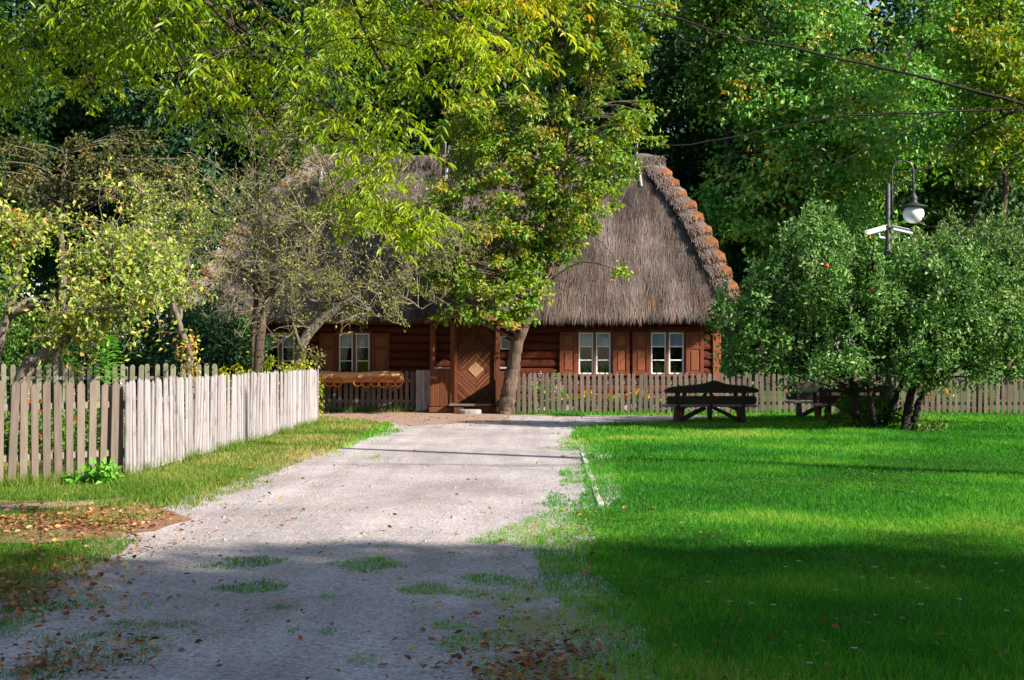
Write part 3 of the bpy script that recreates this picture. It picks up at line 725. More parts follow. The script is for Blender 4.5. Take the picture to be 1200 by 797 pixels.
# door with concentric diamond boards
def clip(poly, n, d):
    out = []
    for i in range(len(poly)):
        a, b = poly[i], poly[(i + 1) % len(poly)]; da, db = np.dot(n, a) - d, np.dot(n, b) - d
        if da <= 0: out.append(a)
        if (da < 0 < db) or (db < 0 < da): out.append(a + (b - a) * da / (da - db))
    return out
x0, x1, z0, z1 = DOOR; x0 += .09; x1 -= .05; dc = A(((x0 + x1) / 2, 1.20))
door = part('door', MB().box(((x0 + x1) / 2, WY - .02, (z0 + z1) / 2), (x1 - x0, .05, z1 - z0), .004), M['shutter'], house)
for sx in (-1, 1):
    for sz in (-1, 1):
        q = [A((x0 + .01, z0 + .01)), A((x1 - .01, z0 + .01)), A((x1 - .01, z1 - .01)), A((x0 + .01, z1 - .01))]
        q = clip(q, A((-sx, 0.)), -sx * dc[0] - .001); q = clip(q, A((0., -sz)), -sz * dc[1] - .001)
        nv = A((sx, sz * .98)) / math.hypot(1, .98); base = nv @ dc; dd = .17
        while True:
            s_ = clip(q, -nv, -(base + dd)); s_ = clip(s_, nv, base + dd + .088) if len(s_) > 2 else []
            if len(s_) < 3:
                break
            area = .5 * sum(s_[i][0] * s_[(i + 1) % len(s_)][1] - s_[(i + 1) % len(s_)][0] * s_[i][1] for i in range(len(s_)))
            if area < 0: s_ = s_[::-1]
            if abs(area) > .0012:
                part('board', MB().slab(s_, (0, WY - .046, 0), (1, 0, 0), (0, 0, 1), (0, -1, 0), .030, .011), M['door'], door)
            dd += .098
dm = [dc + A((0, -.235)), dc + A((.235, 0)), dc + A((0, .235)), dc + A((-.235, 0))]
part('diamond_panel', MB().slab(dm, (0, WY - .048, 0), (1, 0, 0), (0, 0, 1), (0, -1, 0), .045, .02), M['door_centre'], door)
part('handle', MB().tube(A([(x1 - .14, WY - .075, 1.15), (x1 - .14, WY - .13, 1.16), (x1 - .14, WY - .13, 1.27), (x1 - .14, WY - .075, 1.28)]), .011, 6), M['lamp'], door)
df = MB()
x0, x1 = DOOR[:2]
df.box((x0 + .03, WY - .09, 1.34), (.13, .12, 2.24), .008).box((x1 + .0, WY - .09, 1.34), (.10, .12, 2.24), .008).box(((x0 + x1) / 2 + .02, WY - .09, 2.42), (x1 - x0 - .15, .12, .12), .008)
part('door_frame', df, M['porch'], house)

# porch
PY = 35.75
def ppx(px): return gx(px, PY)
posts = [506.5, 530, 583, 607]
fl_ = MB().box((ppx(556.5), 36.35, .10), (2.75, 1.22, .16), .015)
porch = part('porch', fl_, M['porch'], house)
for i, px in enumerate(posts):
    for j, (yy, top) in enumerate(((PY, 2.56), (36.78, 2.60))):
        if j and i in (1, 2): continue
        piece('post', MB().box((0, 0, 0), (.115, .12, top - .18), .012).mesh('post', M['porch']), porch, (ppx(px), yy, (top + .18) / 2), (0, r.normal(0, .01), 0))
for a, b in ((0, 1), (2, 3)):
    xa, xb = ppx(posts[a]) + .058, ppx(posts[b]) - .058
    piece('rail', MB().box((0, 0, 0), (xb - xa + .0, .13, .055), .008).mesh('rail', M['picket_pale']), porch, ((xa + xb) / 2, PY - .012, 1.26))
    n = 3; w = (xb - xa) / n
    for k in range(n):
        piece('board', MB().box((0, 0, 0), (w - .008, .035, 1.04), .005).mesh('board', M['porch']), porch, (xa + (k + .5) * w, PY + .0, .71 + r.normal(0, .005)))
for px in (posts[0], posts[3]):     # side panels
    piece('rail', MB().box((0, 0, 0), (.12, .86, .055), .008).mesh('rail', M['porch']), porch, (ppx(px), 36.26, 1.26))
    for k in range(4):
        piece('board', MB().box((0, 0, 0), (.035, .205, 1.04), .005).mesh('board', M['porch']), porch, (ppx(px), 35.93 + k * .215, .71))
piece('sill_beam', MB().box((0, 0, 0), (2.55, .16, .14), .01).mesh('sill_beam', M['porch']), porch, (ppx(556.5), PY - .09, .10))
# arched porch roof: two skins of boards between hoops
na = 13; half = 1.14; xm = ppx(546)
def arch(u, rise): return rise * (1 - u * u)
bd = MB()
for k in range(na):
    u0, u1 = -1 + 2 * k / na, -1 + 2 * (k + 1) / na
    xa, xb = xm + u0 * half, xm + u1 * half; za, zb = 2.58 + arch(u0, .20), 2.58 + arch(u1, .20)
    zb_, za_ = zb + .18, za + .18
    V = [(xa + .004, PY - .26, za), (xb - .004, PY - .26, zb), (xb - .004, PY - .26, zb + .03), (xa + .004, PY - .26, za + .03),
         (xa + .004, 37.0, za_), (xb - .004, 37.0, zb_), (xb - .004, 37.0, zb_ + .03), (xa + .004, 37.0, za_ + .03)]
    m_ = MB(); m_.add(V, A([(0, 1, 2, 3), (5, 4, 7, 6), (3, 2, 6, 7), (0, 4, 5, 1), (1, 5, 6, 2), (0, 3, 7, 4)]))
    part('roof_board', m_, M['porch'], porch)
us = np.linspace(-1, 1, 17)
low = [(xm + u * half, 2.49 + arch(u, .15)) for u in us]; upp = [(xm + u * half, 2.575 + arch(u, .20)) for u in us[::-1]]
part('fascia', MB().slab(low + upp, (0, PY - .23, 0), (1, 0, 0), (0, 0, 1), (0, -1, 0), .05, .008), M['shutter_panel'], porch)
piece('lintel', MB().box((0, 0, 0), (2.5, .12, .12), .01).mesh('lintel', M['porch']), porch, (ppx(556.5), PY + .02, 2.52))
piece('step', MB().box((0, 0, 0), (1.16, .34, .06), .01).mesh('step', M['picket']), porch, (ppx(551), PY - .2, .24))
for xx in (ppx(538), ppx(568)):
    piece('step_block', MB().box((0, 0, 0), (.28, .26, .20), .02).mesh('step_block', M['porch']), porch, (xx, PY - .2, .105))

# roof
EZ, EYF, EYB, EXL, EXR = 2.94, 36.22, 44.78, -9.2, 6.36
RZ, RY, RXL, RXR = 7.68, 40.5, -6.35, 4.5
c_BL, c_BR, c_BRb, c_BLb, c_TL, c_TR = A((EXL, EYF, EZ)), A((EXR, EYF, EZ)), A((EXR, EYB, EZ)), A((EXL, EYB, EZ)), A((RXL, RY, RZ)), A((RXR, RY, RZ))
rf = MB(); st = MB(); rr = np.random.default_rng(12)
def slope(bl, br, tl, tr, nu, nv, ns, hbase):
    u = np.linspace(0, 1, nu); v = np.linspace(0, 1, nv)
    U, V_ = np.meshgrid(u, v)
    def pos(U, V_):
        q = (bl * (1 - U)[..., None] + br * U[..., None]) * (1 - V_)[..., None] + (tl * (1 - U)[..., None] + tr * U[..., None]) * V_[..., None]
        nrm = np.cross(br - bl, (tl + tr) / 2 - (bl + br) / 2); nrm = nrm / np.linalg.norm(nrm)
        bump = .05 * fbm(q * A((1, 1, .35)), 1.2, 3, 14) + .025 * fbm(q * A((4, 1, .4)), 1.6, 2, 3)
        edge = np.clip(np.minimum(V_, .08) / .08, 0, 1)
        return q + nrm * (bump + .09 * np.sin(V_ * math.pi))[..., None], nrm
    Pn, nrm = pos(U, V_)
    idx = (np.arange(nv - 1)[:, None] * nu + np.arange(nu - 1)[None]).ravel()
    rf.add(Pn.reshape(-1, 3), np.stack([idx, idx + 1, idx + 1 + nu, idx + nu], 1))
    # eave thickness and underside
    e = Pn[0]; ctr = A((-1.3, 40.5, 0)); inn = (ctr - e) * A((1, 1, 0)); inn /= np.linalg.norm(inn, axis=1)[:, None]
    hz = nrm * A((1, 1, 0)); hz = hz / np.linalg.norm(hz)
    lo = e - hz * .10 + A((0, 0, -.26)) + A((0, 0, .05)) * rr.normal(0, 1, nu)[:, None] * .5
    un = lo - hz * .62 + A((0, 0, .32))
    VV = np.concatenate([e, lo, un]); a = np.arange(nu - 1)
    rf.add(VV, np.concatenate([np.stack([a + nu, a + nu + 1, a + 1, a], 1), np.stack([a + 2 * nu, a + 2 * nu + 1, a + nu + 1, a + nu], 1)]))
    # straw
    su = rr.uniform(0, 1, ns); sv = rr.uniform(0, 1, ns) ** 1.0
    keep = rr.uniform(0, 1, ns) < (1 - sv) + sv * np.linalg.norm(tr - tl) / np.linalg.norm(br - bl) + .02
    su, sv = su[keep], sv[keep]
    q, _ = pos(su, sv); n = len(q)
    dn = (bl + br) / 2 - (tl + tr) / 2; dn = dn / np.linalg.norm(dn)
    al = (br - bl) / np.linalg.norm(br - bl)
    d = dn + al * rr.normal(0, .10, n)[:, None] + nrm * np.abs(rr.normal(0, .028, n))[:, None]
    nn = nrm + al * rr.normal(0, .18, n)[:, None]
    hv = .36 + .28 * fbm(q * A((4.5, 1, .30)), 1.5, 3, 8) + .17 * fbm(q, .7, 3, 4) + .07 * np.sin(sv * 46 + 1.2 * fbm(q, .8, 2, 6)) + rr.normal(0, .13, n) + hbase
    hv = np.where(rr.uniform(0, 1, n) < .014 + .025 * (sv < .25), .99, np.clip(hv, 0, .93))
    st.leaves(q + nrm * rr.uniform(.002, .022, n)[:, None], d, nn, rr.uniform(.30, .80, n), .024, hv, MB.STRAW)
    # ragged fringe at the eave
    m = int(ns * .16); su = rr.uniform(0, 1, m); q, _ = pos(su, np.zeros(m))
    q = q - hz * rr.uniform(-.02, .12, m)[:, None] + A((0, 0, 1)) * (-rr.uniform(-.05, .22, m))[:, None]
    d = np.stack([rr.normal(0, .16, m), rr.normal(0, .16, m), -np.ones(m)], 1) + hz * rr.uniform(.0, .5, m)[:, None]
    st.leaves(q, d, np.repeat((hz + A((0, 0, .2)))[None], m, 0) + al * rr.normal(0, .5, m)[:, None], rr.uniform(.12, .30, m), .08, np.clip(rr.normal(.42, .22, m), 0, .97), MB.STRAW)
slope(c_BL, c_BR, c_TL, c_TR, 110, 40, 130000, .0)
slope(c_BR, c_BRb, c_TR, c_TR, 40, 30, 14000, .05)
slope(c_BLb, c_BL, c_TL, c_TL, 40, 30, 14000, .05)
slope(c_BRb, c_BLb, c_TR, c_TL, 60, 20, 1500, .0)
roof = part('thatched_roof', rf, M['thatch'], house, True)
# ridge roll
rg = MB()
xs = np.linspace(RXL - .15, RXR + .15, 60)
rg.tube(np.stack([xs, np.full(60, RY) + .03 * np.sin(xs * 3), RZ + .02 + .05 * fbm(np.stack([xs, xs * 0, xs * 0], 1), 2, 3, 3)], 1), .26 + .04 * np.sin(xs * 5), 10)
part('ridge_roll', rg, M['thatch'], roof, True)
n = 5000
an = rr.uniform(-1.6, 1.6, n); xx = rr.uniform(RXL - .3, RXR + .3, n)
c = np.stack([xx, RY + .27 * np.sin(an), RZ + .27 * np.cos(an)], 1)
st.leaves(c, np.stack([rr.normal(0, .35, n), np.cos(an) * np.sign(an + .001) * 1.0 + 0 * an, -np.abs(np.sin(an)) - .1], 1), np.stack([rr.normal(0, .4, n), np.sin(an), np.cos(an)], 1), rr.uniform(.2, .5, n), .05, np.clip(rr.normal(.5, .2, n), 0, .93), MB.STRAW)
# stepped sheaves over the two front hips
def sheaves(b, t, nf, ns_, tf, ts, n, hshift):
    ax = (t - b); Lh = np.linalg.norm(ax); ax = ax / Lh; b0 = b; nm = (nf + ns_) / np.linalg.norm(nf + ns_)
    for k in range(n):
        stp = (Lh - .25) / n; s0 = .05 + (Lh - .25) * k / n + rr.normal(0, .04) * stp; fat = rr.uniform(.9, 1.1); wide = rr.uniform(.92, 1.06)
        b = b0 + nm * (.26 * math.sin(math.pi * min(1, (s0 + stp * .5) / Lh)))     # the hip bellies outwards
        s1 = s0 + stp * 1.55
        cols_ = np.linspace(-1, 1, 11); rows = []
        for (sv, th) in ((s1, .05), (s0 + stp * .66, .24), (s0 + .15, .33), (s0, .24), (s0 + .03, .02)):
            ring = []
            for a in cols_:
                w = .46 * abs(a) * wide
                side = tf if a < 0 else ts
                nrm = nf * (1 - (a + 1) / 2) + ns_ * ((a + 1) / 2); nrm = nrm / np.linalg.norm(nrm)
                tt = th * fat * (1 - .55 * a * a) + .03 * rr.normal() * (.4 if th > .04 else 0)
                bow = -.13 * (1 - a * a) + .10 * a       # lower rim sags over the hip and drags to one side
                ring.append(b + ax * (sv + bow * (1 if th > .1 or sv < s0 + .05 else .4)) + side * w * (.94 if abs(a) > .9 else 1) + nrm * (tt - .05 * a * a))
            rows.append(ring)
        V = A(rows).reshape(-1, 3); nc = 11
        m_ = MB()
        V_all = V; first = True
        for rw in range(4):
            for cc in range(nc - 1):
                i = rw * nc + cc; am = (cols_[cc] + cols_[cc + 1]) / 2
                mi_ = 1 if (rw >= 2 or (rw == 1 and -.40 + hshift * 5 + .25 * rr.normal() < am)) else 0
                m_.add(V_all[[i, i + 1, i + 1 + nc, i + nc]], A([(0, 1, 2, 3)]), mi_)
        part('sheaf', m_, [M['sheaf'], M['butt']], roof, True)
        # loose straw over the bundle and a ragged cut end
        m = 750; a = rr.uniform(-1, 1, m); q = np.where(a < -.3, rr.uniform(0, 1, m), rr.uniform(.50, 1, m))
        nrm = nf[None] * (1 - (a + 1) / 2)[:, None] + ns_[None] * ((a + 1) / 2)[:, None]; nrm /= np.linalg.norm(nrm, axis=1)[:, None]
        side = np.where((a < 0)[:, None], tf[None], ts[None])
        c = b + ax * (s0 + .03 + (s1 - s0) * q - .13 * (1 - a * a) + .10 * a)[:, None] + side * (.45 * np.abs(a))[:, None] + nrm * ((.345 - .26 * q) * fat * (1 - .55 * a * a) + .01)[:, None]
        st.leaves(c, -ax[None] + nrm * rr.normal(.05, .12, m)[:, None] + side * rr.normal(.12, .2, m)[:, None], nrm + rr.normal(0, .3, (m, 3)), rr.uniform(.10, .26, m), .07, np.clip(rr.normal(.58 + hshift, .2, m), 0, .94), MB.STRAW)
        m = 650; a = rr.uniform(-.6 + hshift * 4, .95, m); q = rr.uniform(0.1, 1, m)
        nrm = nf[None] * (1 - (a + 1) / 2)[:, None] + ns_[None] * ((a + 1) / 2)[:, None]; nrm /= np.linalg.norm(nrm, axis=1)[:, None]
        side = np.where((a < 0)[:, None], tf[None], ts[None])
        c = b + ax * (s0 + .02 + q * .30 - .13 * (1 - a * a) + .10 * a)[:, None] + side * (.44 * np.abs(a))[:, None] + nrm * ((.235 + .12 * q - .10 * q * q) * fat * (1 - .5 * a * a))[:, None]
        st.leaves(c, -ax[None] + rr.normal(0, .22, (m, 3)), nrm + rr.normal(0, .5, (m, 3)), rr.uniform(.06, .14, m), .15, np.where(rr.uniform(0, 1, m) < .8, .985, .2), MB.STRAW)
def nrm_of(a, b, c):
    n = np.cross(b - a, c - a); return n / np.linalg.norm(n)
nF = nrm_of(c_BL, c_BR, c_TR); nR = nrm_of(c_BR, c_BRb, c_TR); nL = nrm_of(c_BLb, c_BL, c_TL)
def away(hipdir, n, ref):
    v = np.cross(n, hipdir); v /= np.linalg.norm(v); return v if v @ ref > 0 else -v
hr = (c_TR - c_BR) / np.linalg.norm(c_TR - c_BR); hl = (c_TL - c_BL) / np.linalg.norm(c_TL - c_BL)
sheaves(c_BR, c_TR, nF, nR, away(hr, nF, A((-1, 0, 0))), away(hr, nR, A((0, 1, 0))), 11, .0)
sheaves(c_BL, c_TL, nF, nL, away(hl, nF, A((1, 0, 0))), away(hl, nL, A((0, 1, 0))), 11, .12)
so = part('straw', st, M['straw'], roof, False, 'stuff')
# crossed ridge poles
for xr in (-6.0, -4.2, -2.15, 1.02, 2.6, 3.95):
    for sgn in (-1, 1):
        lean = rr.normal(0, .1)
        p0 = A((xr + sgn * .06, RY - sgn * .9, RZ - .85)); p1 = A((xr + sgn * .06 + lean, RY + sgn * .42, RZ + .62))
        part('ridge_pole', MB().tube(A([p0, (p0 + p1) / 2, p1]), [.05, .048, .04], 7), M['picket_pale'], roof)
# small bracket end hanging under the eave
part('eave_peg', MB().tube(A([(wx(647), WY - .34, 2.74), (wx(647), WY - .34, 2.50)]), .012, 6), M['picket_pale'], house)
# door-stone in front of the step
stn = MB(); th = np.linspace(0, 2 * math.pi, 14)[:-1]
stn.slab([(.33 * math.cos(a) * (1 + .06 * math.sin(3 * a)), .20 * math.sin(a)) for a in th], (ppx(551), PY - .62, -.02), (1, 0, 0), (0, 1, 0), (0, 0, 1), .15, .03)
lone('step_stone', stn, M['stone'], 'flat grey stone lying on the ground before the porch step', 'stone', smooth=False)

# ------------------------------------------------------------------ picket fences
def picket_mesh(w, h, t, top, mat, name='picket'):
    if top == 'point': prof = [(-w / 2, 0), (w / 2, 0), (w / 2, h - w * .55), (w * .16, h - .01), (0, h), (-w * .16, h - .01), (-w / 2, h - w * .55)]
    elif top == 'round': prof = [(-w / 2, 0), (w / 2, 0), (w / 2, h - w * .5), (w * .38, h - w * .2), (w * .16, h - .008), (0, h), (-w * .16, h - .008), (-w * .38, h - w * .2), (-w / 2, h - w * .5)]
    else: prof = [(-w / 2, 0), (w / 2, 0), (w / 2, h), (-w / 2, h)]
    return MB().slab(prof, (0, t / 2, 0), (1, 0, 0), (0, 0, 1), (0, -1, 0), t, .004).mesh(name, mat)
def fence(name, label, p0, p1, pitch, w, h, top, mat, railmat, seed, rails=(.28, .78), post_every=2.4, lean=None, group='picket fences', skip=None, front=1, gap=.04):
    p0, p1 = A(p0, dtype=float), A(p1, dtype=float); L = np.linalg.norm(p1 - p0); u = (p1 - p0) / L; ang = math.atan2(u[1], u[0])
    nrm = A((u[1], -u[0])) * front                 # side the pickets are nailed on
    r = np.random.default_rng(seed)
    t = thing(name, (*p0, 0), label, 'fence', group)
    vs = [picket_mesh(w * k, h, .024, top, mat) for k in (.92, 1.0, 1.06)]
    n = int(L / pitch)
    for k in range(n + 1):
        s = k * pitch
        if skip and skip[0] < s < skip[1]: continue
        c = p0 + u * s + nrm * .045
        ly = lean(s / L) if lean else 0
        piece('picket', vs[r.integers(3)], t, (c[0], c[1], gap + r.normal(0, .008)), (r.normal(0, .012), ly + r.normal(0, .014), ang + r.normal(0, .04)), (1, 1, 1 + r.normal(0, .009)))
    for z in rails:
        m = max(1, round(L / 4.0))
        for k in range(m):
            a, b = p0 + u * L * k / m, p0 + u * L * (k + 1) / m; c = (a + b) / 2
            piece('rail', MB().box((0, 0, 0), (L / m - .01, .05, .085), .008).mesh('rail', railmat), t, (c[0], c[1], z * h), (0, 0, ang))
    m = max(1, round(L / post_every))
    for k in range(m + 1):
        c = p0 + u * min(max(L * k / m, .06), L - .06) - nrm * .085
        piece('post', MB().box((0, 0, 0), (.11, .11, h * .98 + .2), .012).mesh('post', railmat), t, (c[0], c[1], h * .49 - .1), (0, 0, ang))
    return t
fence('picket_fence', 'grey pointed picket fence across the front garden between linden trunk and benches', (.02, 35.12), (15.2, 34.6), .158, .098, 1.10, 'point', M['picket'], M['rail'], 1)
fence('picket_fence', 'short grey picket fence left of the porch with the orange half log hung on it', (-5.35, 36.35), (-2.72, 36.35), .158, .10, 1.14, 'point', M['picket'], M['rail'], 2, post_every=1.3)
fence('picket_fence', 'pale picket fence running along the verge towards the cottage', FENCE_A + A((.03, .12)), FENCE_B, .148, .096, 1.245, 'point', M['picket_pale'], M['rail'], 3,
      lean=lambda t: (.10 * math.exp(-((t - .52) / .05) ** 2) + .06 * math.exp(-((t - .30) / .06) ** 2)), front=1)  # same wood as the near run; the paler tone stands in for sunlight
fence('picket_fence', 'weathered picket fence facing the viewer at the left edge, lichen specked', (-8.45, 13.36), (-5.14, 16.52), .147, .097, 1.245, 'point', M['picket'], M['rail'], 4)
fence('picket_fence', 'round-topped greenish picket fence behind the fruit trees, across the back of the left garden', (-16.0, 30.6), (-7.2, 31.2), .20, .115, 1.36, 'round', M['picket_green'], M['rail'], 5)
# narrow boarded gate leaf beside the porch
gt = thing('garden_gate', (-2.55, 36.2, 0), 'narrow solid gate of upright pale boards beside the porch post', 'gate')
for k in range(5):
    piece('board', MB().box((0, 0, 0), (.078, .03, 1.16), .005).mesh('board', M['picket_pale']), gt, (-2.66 + k * .083, 36.02, .62), (0, r.normal(0, .006), 0))
for z in (.3, 1.0):
    piece('rail', MB().box((0, 0, 0), (.42, .05, .08), .006).mesh('rail', M['rail']), gt, (-2.50, 36.062, z))

# ------------------------------------------------------------------ half log hung with rings on the fence
hl = thing('display_log', (-4.2, 36.0, 1.0), 'orange half log hung along the fence top left of porch', 'log')
prof = []
for a in np.linspace(0, math.pi, 9): prof.append((-.10 - .13 * math.sin(a) * .9, .16 * -math.cos(a)))
prof = A(prof); xs = np.concatenate([[-5.55], np.linspace(-5.5, -3.18, 14), [-3.10, -3.04]])
sc = np.concatenate([[.8], 1 + .06 * np.sin(np.linspace(0, 9, 14)), [.86, .55]])
V = np.stack([np.stack([np.full(len(prof), x), 36.16 + (prof[:, 0]) * s, 1.0 + prof[:, 1] * s + .012 * math.sin(x * 3)], 1) for x, s in zip(xs, sc)])
k, n = V.shape[:2]; i = np.arange(k - 1)[:, None] * n; j = np.arange(n)[None]; j2 = (j + 1) % n
m_ = MB(); m_.add(V.reshape(-1, 3), [np.stack([i + j, i + n + j, i + n + j2, i + j2], -1).reshape(-1, 4)])
for e, fl_ in ((0, 1), (k - 1, 0)):
    c = V[e].mean(0); VV = np.concatenate([V[e], [c]]); a = np.arange(n); b = (a + 1) % n
    m_.add(VV, np.stack([a, b, np.full(n, n)], 1) if fl_ else np.stack([b, a, np.full(n, n)], 1))
part('half_log', m_, M['orange'], hl, True)
part('cord', MB().tube(A([(-5.5, 35.88, .95), (-4.4, 35.885, .93), (-3.1, 35.90, .95)]), .012, 6), M['ring_red'], hl)
an = np.linspace(0, 2 * math.pi, 19)
ring_x = [-5.38, -5.12, -4.88, -4.33, -4.08, -3.84, -3.61, -3.36, -3.18]
for q, rx in enumerate(ring_x):
    R = (.105, .125, .13, .115, .135, .12, .14, .12, .11)[q]
    th = .75 * math.sin(q * 2.3)
    pts = np.stack([rx + R * np.cos(an) * math.cos(th * .5), 35.868 + R * .25 * np.cos(an) * math.sin(th) * .3 - .012 * q % .03, .86 + R * np.sin(an)], 1)
    rg = lone('wicker_ring', MB().tube(pts, .021, 7, cap=False), M['ring_red'], ['red and orange wicker ring on the half log, %s of nine from the left' % w for w in ('first', 'second', 'third', 'fourth', 'fifth', 'sixth', 'seventh', 'eighth', 'ninth')][q], 'ring', 'rings hung on the half log', True)

# ------------------------------------------------------------------ picnic benches
def wavy(w, h, peak, px=.05):
    """top board outline: long lobes rising to an off-centre knob"""
    xs = np.linspace(-1, 1, 29); top = []
    for x in xs:
        e = h * (.55 + .35 * (1 - x * x)) + peak * math.exp(-((x - px) / .16) ** 2) + peak * .35 * math.exp(-((x - px) / .45) ** 2)
        e *= (1 - max(0, abs(x) - .9) * 4.5)
        top.append((x * w / 2, e))
    bot = [(-w / 2 * .985, h * .12), (-w / 2 * .93, 0), (w / 2 * .93, 0), (w / 2 * .985, h * .12)]
    return bot + top[::-1]
def rounded(w, h, rr_=.07):
    o = []
    for cx, cz, a0 in ((w / 2 - rr_, rr_, -90), (w / 2 - rr_, h - rr_, 0), (-w / 2 + rr_, h - rr_, 90), (-w / 2 + rr_, rr_, 180)):
        for k in range(4):
            a = math.radians(a0 + 30 * k); o.append((cx + rr_ * math.cos(a), cz + rr_ * math.sin(a)))
    return o
def bench(loc, rz, label, W=2.2):
    t = thing('garden_bench', loc, label, 'bench', 'rustic benches on the lawn')
    t.rotation_euler = (0, 0, rz)
    def pt(name, mb, mat):
        return link(bpy.data.objects.new(name, mb.mesh(name, mat)), t, (0, 0, 0))
    ey = A((0, -.20, 1.0)); ey = ey / np.linalg.norm(ey)                 # back leans towards -y (the rear)
    en = A((0, -1, -.20)); en = en / np.linalg.norm(en)
    o = A((0, -.30, .44))
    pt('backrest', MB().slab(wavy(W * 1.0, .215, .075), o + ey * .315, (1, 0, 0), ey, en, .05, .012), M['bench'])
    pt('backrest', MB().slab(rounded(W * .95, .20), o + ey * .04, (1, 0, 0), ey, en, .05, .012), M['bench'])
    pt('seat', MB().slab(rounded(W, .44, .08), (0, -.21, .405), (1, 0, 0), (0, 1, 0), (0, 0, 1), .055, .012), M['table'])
    for sx in (-1, 1):
        x = sx * W * .345
        pt('leg', MB().slab([(-.30, 0), (-.05, 0), (.02, .40), (-.20, .40)], (x - .05, 0, 0), (0, 1, 0), (0, 0, 1), (1, 0, 0), .10, .01), M['bench'])
        pt('leg', MB().slab([(.10, 0), (.32, 0), (.20, .40), (.04, .40)], (x - .05, 0, 0), (0, 1, 0), (0, 0, 1), (1, 0, 0), .10, .01), M['bench'])
        pt('back_post', MB().slab([(-.335, .40), (-.25, .40), (-.355, .93), (-.43, .93)], (x - .035, .055, -.01), (0, 1, 0), (0, 0, 1), (1, 0, 0), .07, .008), M['bench'])
        pt('brace', MB().tube(A([(x - sx * .03, -.16, .06), (x - sx * .36, -.14, .24), (sx * .10, -.12, .385)]), [.042, .045, .042], 7), M['bench'])
        pt('brace', MB().tube(A([(x - sx * .03, .18, .06), (x - sx * .36, .16, .24), (sx * .10, .12, .385)]), [.036, .038, .036], 7), M['bench'])
    pt('back_post', MB().slab([(-.335, .30), (-.25, .30), (-.345, .90), (-.42, .90)], (-.03, .055, -.01), (0, 1, 0), (0, 0, 1), (1, 0, 0), .06, .008), M['bench'])
    pt('leg', MB().slab([(-.20, .10), (-.08, .10), (.0, .40), (-.22, .40)], (-.06, 0, 0), (0, 1, 0), (0, 0, 1), (1, 0, 0), .10, .01), M['bench'])
    return t
def ptable(loc, rz, label, W=2.1):
    t = thing('picnic_table', loc, label, 'table', 'picnic tables on the lawn')
    t.rotation_euler = (0, 0, rz)
    def pt(name, mb, mat):
        return link(bpy.data.objects.new(name, mb.mesh(name, mat)), t, (0, 0, 0))
    for k in range(4):
        pt('plank', MB().box((0, -.30 + k * .20, .74), (W - .04 * (k % 2), .192, .06), .012), M['table'])
    for sx in (-1, 1):
        x = sx * W * .34
        pt('leg', MB().tube(A([(x, -.30, 0), (x, 0, .36), (x, .28, .70)]), [.06, .055, .055], 8), M['porch'])
        pt('leg', MB().tube(A([(x + .1, .30, 0), (x + .1, 0, .36), (x + .1, -.28, .70)]), [.06, .055, .055], 8), M['porch'])
        pt('brace', MB().tube(A([(x, 0, .30), (sx * .22, 0, .5), (sx * .04, 0, .70)]), [.04, .04, .04], 7), M['porch'])
bx, by = gx(831, 30.0), 30.0
bench((bx, by, 0), 0, 'dark wooden bench with wavy backrest turned to the viewer, nearest the path')
ptable((bx + .12, by + .95, 0), .02, 'rough plank table behind the dark bench nearest the path')
bx2, by2 = gx(1003, 30.4), 30.4
bench((bx2, by2, 0), -.10, 'dark bench behind the apple tree trunks, half hidden by leaves', 1.9)
ptable((bx2 + .0, by2 + .95, 0), -.10, 'plank table behind the apple tree trunks')
bench((bx2 - .15, by2 + 1.95, 0), math.pi - .10, 'reddish bench beyond the right plank table, facing the viewer')

# ------------------------------------------------------------------ street lamp with two cameras
LY = 30.0
lamp = thing('street_lamp', (gx(1041, LY), LY, 0), 'black hooked street lamp with white globe and two white cameras', 'street lamp')
lx = gx(1041, LY)
def lz(py): return gz(py, LY)
part('pole', MB().lathe([(.16, 0), (.16, .1), (.12, .15), (.11, .9), (.085, 1.0), (.075, 1.05), (.070, lz(300))], (lx, LY, 0), 14).lathe([(.070, lz(300)), (.10, lz(299)), (.10, lz(295)), (.075, lz(294)), (.062, lz(293)), (.060, lz(216)), (.045, lz(214.5)), (0, lz(214))], (lx, LY, 0), 14), M['lamp'], lamp, True)
hx = lx + .10; gxx = gx(1071, LY); R = (gxx - hx) / 2
an = np.linspace(math.pi, 0, 15)
pts = np.concatenate([[(hx, LY, lz(255)), (hx, LY, lz(230))], np.stack([hx + R + R * np.cos(an), np.full(15, LY), lz(201) + R * np.sin(an) * 1.05], 1), [(gxx, LY, lz(212)), (gxx, LY, lz(226))]])
part('hook_arm', MB().tube(pts, .026, 10), M['lamp'], lamp, True)
part('hook_arm', MB().tube(A([(hx, LY, lz(232)), (hx + .05, LY, lz(223)), (hx + .16, LY, lz(215)), (hx + .33, LY, lz(211)), (gxx, LY, lz(211.5))]), .016, 8), M['lamp'], lamp, True)
for zz in (lz(221), lz(250)): part('bracket', MB().box((lx + .06, LY, zz), (.14, .05, .05), .008), M['lamp'], lamp)
part('lamp_shade', MB().lathe([(0, lz(223)), (.035, lz(223)), (.04, lz(227)), (.085, lz(230)), (.10, lz(233)), (.075, lz(235)), (.12, lz(238)), (.15, lz(239)), (.32, lz(241.8)), (.325, lz(242.8)), (.15, lz(242)), (0, lz(242))], (gxx, LY, 0), 24), M['lamp'], lamp, True)
g_ = []
for a in np.linspace(.35, math.pi, 14): g_.append((.245 * math.sin(a), lz(250.5) + .225 * math.cos(a)))
part('globe', MB().lathe(g_, (gxx, LY, 0), 24), M['globe'], lamp, True)
